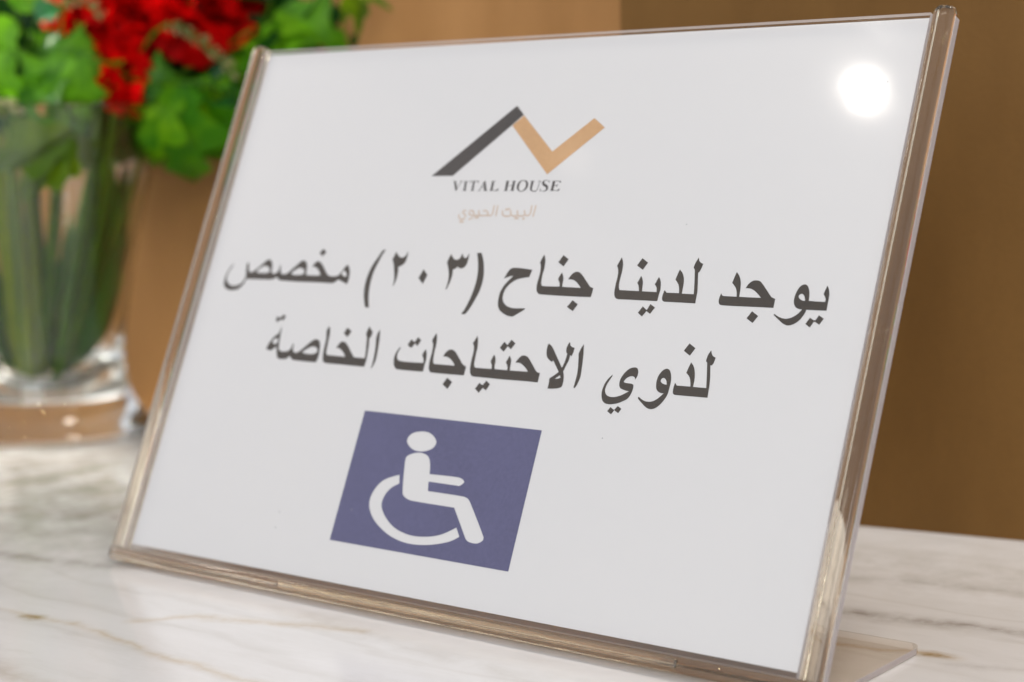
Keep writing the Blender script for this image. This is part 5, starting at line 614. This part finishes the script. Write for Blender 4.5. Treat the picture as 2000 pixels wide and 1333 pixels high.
FOLIAGE = [
 ('leafy_stem', 'bright green lobed leaves on the left side of the bouquet, below the red flower', [
  (L_oak, (23.5, 209.6, 46.0), (22.2, 174.5, 50.0), 30),
  (L_oak, (24.9, 209.6, 44.0), (39.1, 188.0, 48.0), 30),
  (L_oak, (23.5, 208.9, 42.0), (-11.8, 187.2, 46.0), 30),
  (L_oak, (23.6, 209.0, 40.0), (6.3, 177.1, 44.0), 28),
  (L_oak, (23.5, 207.6, 40.0), (38.9, 215.0, 44.0), 30),
  (L_oak, (23.5, 207.7, 38.0), (10.6, 219.1, 42.0), 30),
  (L_oak, (-1.1, 200.0, 30.0), (-12.9, 178.1, 34.0), 26),
 ]),
 ('leafy_stem', 'large pointed green leaf hanging over the right side of the vase', [
  (L_oak2, (77.7, 198.3, 50.0), (77.9, 133.9, 54.0), 44),
  (L_oak2, (77.8, 194.3, 46.0), (50.8, 172.9, 50.0), 30),
  (L_oak2, (77.0, 191.5, 48.0), (52.5, 152.9, 52.0), 30),
  (L_oak2, (81.5, 194.3, 44.0), (102.4, 147.1, 48.0), 34),
  (L_oak2, (81.8, 195.7, 42.0), (112.2, 175.5, 46.0), 30),
  (L_oak, (77.4, 194.3, 44.0), (52.2, 200.9, 48.0), 24),
  (L_oak2, (79.0, 193.0, 40.0), (67.5, 144.3, 44.0), 28),
 ]),
 ('leafy_stem', 'olive green leaf lying across the left rim of the vase', [
  (L_oliv, (21.0, 168.6, 66.0), (-23.9, 156.2, 70.0), 30),
  (L_oliv, (21.1, 168.5, 64.0), (-11.9, 139.8, 68.0), 30),
  (L_oliv, (18.5, 168.6, 62.0), (4.4, 141.2, 66.0), 26),
  (L_oliv, (15.9, 168.7, 58.0), (25.6, 150.0, 62.0), 22),
  (L_oak, (13.4, 172.0, 56.0), (-13.0, 169.3, 60.0), 26),
  (L_oak, (11.1, 176.1, 50.0), (24.9, 160.8, 54.0), 22),
 ]),
 ('leafy_stem', 'rounded dark green leaves to the right of the red flower, above the sign corner', [
  (L_oak, (133.3, 234.0, 46.3), (159.5, 220.6, 75.4), 36),
  (L_oak, (134.5, 231.2, 47.3), (150.3, 205.7, 64.4), 34),
  (L_oak, (131.9, 228.5, 44.7), (132.8, 203.8, 48.0), 34),
  (L_oak, (132.0, 234.1, 45.1), (156.0, 224.6, 71.7), 34),
  (L_round, (124.3, 231.8, 38.3), (115.4, 208.2, 34.0), 34),
  (L_oak2, (121.5, 220.8, 34.7), (96.0, 193.4, 38.0), 38),
  (L_oak2, (124.0, 220.6, 37.2), (125.3, 188.1, 40.0), 36),
  (L_round, (105.6, 213.1, 20.0), (113.8, 187.1, 27.7), 36),
  (L_round, (129.4, 239.7, 45.3), (120.0, 257.2, 34.4), 40),
  (L_round, (121.4, 223.5, 36.2), (143.8, 227.5, 60.8), 40),
  (L_oak2, (116.4, 223.9, 30.2), (135.9, 205.9, 51.2), 38),
 ]),
 ('leafy_stem', 'waxy blue-green leaves just left of the top corner of the sign', [
  (L_teal, (92.4, 198.6, 34.0), (102.0, 166.8, 38.0), 18),
  (L_teal, (91.9, 192.9, 36.0), (114.3, 182.6, 40.0), 18),
  (L_teal, (93.9, 198.6, 32.0), (111.9, 198.3, 36.0), 16),
  (L_teal, (89.4, 190.2, 32.0), (90.8, 166.2, 36.0), 18),
 ]),
 ('leafy_stem', 'dark green leaves at the upper left edge of the bouquet', [
  (L_oak, (-7.6, 230.3, 30.0), (-24.2, 216.6, 34.0), 28),
  (L_oak, (-7.3, 235.7, 30.0), (4.3, 251.8, 34.0), 28),
  (L_teal, (3.2, 229.9, 36.0), (14.3, 239.9, 40.0), 14),
  (L_round, (0.2, 225.8, 10.0), (-22.4, 209.1, 14.0), 34),
  (L_round, (8.5, 225.9, 8.0), (-1.1, 200.5, 12.0), 36),
  (L_round, (8.2, 220.5, 4.0), (24.1, 206.0, 8.0), 36),
  (L_round, (-0.8, 206.2, 12.0), (-20.7, 189.6, 16.0), 36),
  (L_oak, (-11.1, 213.7, 34.0), (-25.4, 192.0, 38.0), 28),
  (L_round, (-7.2, 186.5, 20.0), (-24.3, 169.5, 24.0), 36),
  (L_oak, (4.9, 211.4, 20.0), (12.4, 225.0, 24.0), 20),
 ]),
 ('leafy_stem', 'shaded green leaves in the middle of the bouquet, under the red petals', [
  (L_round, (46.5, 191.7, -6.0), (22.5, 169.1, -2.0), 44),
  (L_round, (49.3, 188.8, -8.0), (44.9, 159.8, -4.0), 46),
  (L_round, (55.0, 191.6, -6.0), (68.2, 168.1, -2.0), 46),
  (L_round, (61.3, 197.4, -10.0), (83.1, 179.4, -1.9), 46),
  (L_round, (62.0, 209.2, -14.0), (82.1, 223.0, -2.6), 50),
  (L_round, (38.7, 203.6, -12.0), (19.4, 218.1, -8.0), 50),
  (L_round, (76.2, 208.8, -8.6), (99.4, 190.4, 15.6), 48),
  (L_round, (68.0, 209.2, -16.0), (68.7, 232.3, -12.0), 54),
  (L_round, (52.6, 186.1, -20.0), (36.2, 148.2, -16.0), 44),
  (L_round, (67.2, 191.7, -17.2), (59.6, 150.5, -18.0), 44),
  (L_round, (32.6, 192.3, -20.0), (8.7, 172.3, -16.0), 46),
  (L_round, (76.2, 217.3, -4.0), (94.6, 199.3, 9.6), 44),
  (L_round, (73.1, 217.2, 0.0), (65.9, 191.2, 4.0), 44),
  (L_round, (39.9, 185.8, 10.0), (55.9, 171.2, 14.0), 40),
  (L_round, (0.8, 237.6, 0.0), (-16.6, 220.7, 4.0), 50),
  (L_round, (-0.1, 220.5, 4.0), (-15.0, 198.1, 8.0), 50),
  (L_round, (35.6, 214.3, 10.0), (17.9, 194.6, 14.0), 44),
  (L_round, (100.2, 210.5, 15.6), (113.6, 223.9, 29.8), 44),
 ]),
]
BLADES = [((12.4, 20.1, -2.0), (55.1, 145.6, -2.0), 26), ((10.2, 24.3, 6.0), (46.9, 151.2, 6.0), 30), ((7.4, 21.0, -8.0), (37.8, 157.1, -8.0), 28), ((16.2, 33.0, -16.0), (54.1, 147.7, -16.0), 30), ((4.6, 21.0, -20.0), (20.6, 122.0, -20.0), 22)]

for k, (nm, lab, lv) in enumerate(FOLIAGE):
    base = B(((k-3)*4.0, 26, (k % 3-1)*8.0))
    mid = sum((B(a) for _, a, _, _ in lv), Vector())/len(lv)
    t = thing(nm, lab, 'foliage', base)
    rd = Vector((mid.x-VX, mid.y-VY, 0)); q = min(54, rd.length*.75); rd.normalize()
    P = [base, Vector((VX, VY, 90))+rd*q*.35, Vector((VX, VY, 176))+rd*q, mid]
    tube('stem', [p-base for p in P], [2.0, 1.9, 1.7, 1.2], M_stem, t)
    for me, a, b, w in lv:
        a = B(a); b = B(b); ln = (b-a).length; l0, w0 = MESHLEN[me]
        o = bpy.data.objects.new('leaf', me); C.objects.link(o); o.parent = t
        d = (b-a).normalized(); up = VW+UP*rng.uniform(.05, .6)+RT*rng.uniform(-.45, .45)
        orient(o, a-base, d-VW*.12, up, 1)
        w *= 1.22
        o.scale = (ln/l0*1.08, w/w0, (ln/l0+w/w0)/2)
        tube('stem', [mid-base-Vector((0, 0, 2)), (mid+a)/2-base-Vector((0, 0, 3)), a-base], [1.0, .9, .8], M_stem, t, 6)
# cream-edged small leaves (two sprays)
def spray(label, a, b, n, me, k0=1.0, base=(0, 26, 0)):
    a, b, bs = B(a), B(b), B(base)
    t = thing('leaf_spray', label, 'foliage', bs)
    rd = Vector((a.x-VX, a.y-VY, 0)); q = min(54, rd.length*.7); rd.normalize()
    tube('stem', [Vector((0, 0, 0)), Vector((VX, VY, 176))+rd*q-bs, a-bs, b-bs], [1.2, 1.1, .9, .5], M_stem, t)
    for i in range(n):
        f = i/(n-1); p = a.lerp(b, f)+UP*(4*math.sin(f*math.pi)) + RT*rng.uniform(-1.5, 1.5); s_ = -1 if i % 2 else 1
        d = (b-a).normalized()*.6 + UP*s_*rng.uniform(.3, .9) + RT*rng.uniform(-.3, .3)
        o = bpy.data.objects.new('leaf', me); C.objects.link(o); o.parent = t
        orient(o, p-bs, d, VW+UP*rng.uniform(-.3, .6)+RT*rng.uniform(-.6, .6), k0*rng.uniform(.6, 1.2))
L_lime = L_cream.copy(); L_lime.materials.clear(); L_lime.materials.append(M_leaf)
spray('arching spray of small cream leaves crossing the lower right of the red flower', (71.3, 226.3, 52.0), (105.3, 200.7, 52.0), 22, L_cream, .62, (6, 26, 8))
spray('fine pale green spray just left of the top corner of the sign', (80.9, 194.1, 52.0), (112.1, 185.0, 50.0), 26, L_lime, .62, (12, 26, 6))
spray('pale leaves at the top edge of the bouquet, left of the red flower', (18.3, 238.2, 40.0), (34.1, 234.1, 44.0), 8, L_cream, .6, (-8, 26, 6))
spray('pale leaf tips at the left edge on the vase rim', (-19.9, 182.7, 70.0), (-11.3, 179.9, 70.0), 5, L_cream, .9, (-14, 26, 4))
# thin olive sprig to the right of the bouquet
t = thing('thin_sprig', 'thin sprig with small olive leaves above the top edge of the sign', 'foliage', B((8, 26, -8)))
b0 = B((8, 26, -8))
tube('stem', [Vector((0, 0, 0)), B((50, 176, 12))-b0, B((136.7, 222.7, 49.4))-b0, B((156.7, 245.9, 72.1))-b0, B((170.6, 247.3, 88.7))-b0], [1.1, 1, .9, .8, .6], M_stem, t)
for me, a, b, w in ((L_oliv, (168.4, 247.5, 86.0), (162.6, 220.9, 79.0), 9), (L_oliv, (170.6, 247.3, 88.7), (170.3, 215.5, 88.3), 12), (L_round, (159.9, 236.1, 75.9), (159.5, 220.6, 75.4), 7), (L_oliv, (166.0, 245.0, 83.1), (183.8, 232.7, 105.0), 10), (L_round, (167.6, 218.9, 85.0), (167.8, 210.2, 85.3), 5)):
    a = B(a); b = B(b); o = bpy.data.objects.new('leaf', me); C.objects.link(o); o.parent = t
    orient(o, a-b0, b-a, VW, 1); l0, w0 = MESHLEN[me]; o.scale = ((b-a).length/l0, w/w0, .5)
# red flowers: ruffled heads of many petals
def petal_mesh(seed):
    r = random.Random(seed); bm = bmesh.new(); rows = []
    n, k = 7, 9; ph = r.uniform(0, 6)
    for i in range(n+1):
        t = i/n; w = 3+10.5*t**.8; row = []
        for j in range(k+1):
            s = j/k*2-1
            x = 17*t*(1-.22*s*s)+(.9*math.sin(11*s+ph) if t > .8 else 0)
            row.append(bm.verts.new(Vector((x, s*w, 4.5*t*t+2.2*s*s*t+1.3*t*math.sin(7*s+ph)))*S))
        rows.append(row)
    for a, b in zip(rows[:-1], rows[1:]):
        for j in range(k): bm.faces.new((a[j], b[j], b[j+1], a[j+1]))
    me = bpy.data.meshes.new('petal'); bm.to_mesh(me); bm.free(); me.materials.append(M_red)
    for p in me.polygons: p.use_smooth = True
    return me
PET = [petal_mesh(s) for s in range(5)]
def flower(label, centre, radius, n, rt, stretch=(1, 1, 1)):
    t = thing('red_flower', label, 'flower', rt, 'red flowers in the glass vase')
    c = Vector(centre); rb = Vector(rt)
    tube('stem', [Vector((0, 0, 0)), (c-rb)*.45+Vector((4, 4, 6)), (c-rb)*.8, c-rb], [2.0, 1.9, 1.8, 2.4], M_stem, t)
    for i in range(n):
        z = 1-2*(i+.5)/n; a = i*2.39996+rng.uniform(-.3, .3); q = math.sqrt(1-z*z)
        d = Vector((q*math.cos(a), q*math.sin(a), z))
        d = Vector((d.x*stretch[0], d.y*stretch[1], d.z*stretch[2])).normalized()
        rr = radius*rng.uniform(.25, .62)
        o = bpy.data.objects.new('petal', PET[i % 5]); C.objects.link(o); o.parent = t
        up = d.cross(Vector((rng.uniform(-1, 1), rng.uniform(-1, 1), rng.uniform(-1, 1)))).normalized()*.8+d*.35
        orient(o, c-rb+Vector((d.x*stretch[0], d.y*stretch[1], d.z*stretch[2]))*rr, d*.8+Vector((rng.uniform(-.4, .4), rng.uniform(-.4, .4), rng.uniform(-.4, .4))), up, radius/30*rng.uniform(.75, 1.1))
flower('largest ruffled red flower at the top of the bouquet, right of centre', B((87.2, 240.9, 22.0)), 35, 130, B((4, 26, 2)))
flower('ruffled red flower at the top of the bouquet, left of the largest one', B((45.1, 232.1, 18.0)), 30, 105, B((-4, 26, -4)))
flower('small red flower hanging lowest, between the two bright green leaves', B((47.6, 201.7, 42.0)), 19, 64, B((6, 26, 14)), (.75, .75, 1.5))
flower('small dark red bloom half hidden in the leaves at the left', B((14.6, 224.8, -4.0)), 12, 26, B((-10, 26, -6)))

# long stems and blades standing in the water
def standing(label, path, r, m=M_stem, cat='stem', blade=None):
    t = thing('cut_stem', label, cat, path[0], 'cut stems standing in the vase')
    b0 = Vector(path[0])
    tube('stem', [Vector(p)-b0 for p in path], r, m, t)
    for loc, d, up, sc in (blade or []):
        o = bpy.data.objects.new('leaf', L_blade); C.objects.link(o); o.parent = t
        orient(o, Vector(loc)-b0, d, up, sc)
M_olst = leaf_material('olive_stem', (.10, .16, .004), (.17, .23, .008), trans=.1)
M_olst = leaf_material('olive_stem', (.15, .22, .001), (.24, .31, .002), trans=.05, spec=.2)
def standing(label, path, r, m=M_stem, blades=()):
    b0 = B(path[0]); t = thing('cut_stem', label, 'stem', b0)
    tube('stem', [B(p)-b0 for p in path], r, m, t)
    for a, b, w in blades:
        a = B(a); b = B(b); o = bpy.data.objects.new('leaf', L_blade); C.objects.link(o); o.parent = t
        orient(o, a-b0, b-a, VW+RT*.4, 1); o.scale = ((b-a).length/130, w/26, 1)
    return t
for x, y, r, lab in ((-16, 6, 3.2, 'olive green stem just left of the thickest one of the bunch in the vase'), (-10.5, 12, 3.6, 'thickest olive green stem, in front of the bunch at the left of the vase'), (-4.5, 8, 3.3, 'rightmost olive green stem of the bunch at the left of the vase'), (-12, 1, 3.0, 'olive green stem hidden behind the thickest one of the bunch in the vase'), (-19.5, 0, 2.6, 'slimmest, leftmost olive green stem of the bunch in the vase')):
    t = standing(lab, [(x+1, 24, y), (x, 70, y+1), (x*1.15, 120, y+3), (x*1.4, 172, y+5)], [r, r*1.05, r, r*.8], M_olst)
    t['group'] = 'olive stems bunched at the left of the vase'
standing('dark stem with broad blade leaves along the right inside of the vase', [(8, 26, -4), (18, 80, -4), (32, 140, -4), (42, 190, -2)], [3.5, 3.5, 3.2, 3], blades=BLADES)
standing('green stem in the middle of the vase, behind the thick olive one', [(2, 24, -4), (0, 80, -6), (-4, 140, -8), (-4, 190, -8)], [4, 4, 3.8, 3.4])
standing('dark stem leaning left inside the vase', [(-10, 26, -4), (-24, 70, -6), (-38, 130, -6), (-46, 178, -4)], [5, 5, 4.6, 4])
standing('slim stem leaning right near the front of the vase', [(4, 24, 18), (14, 80, 22), (28, 140, 26), (36, 186, 28)], [3, 3, 2.8, 2.4])
standing('dark stem at the far left inside the vase', [(-20, 30, 2), (-32, 70, 4), (-44, 120, 4), (-56, 172, 4)], [4, 4, 4, 3])
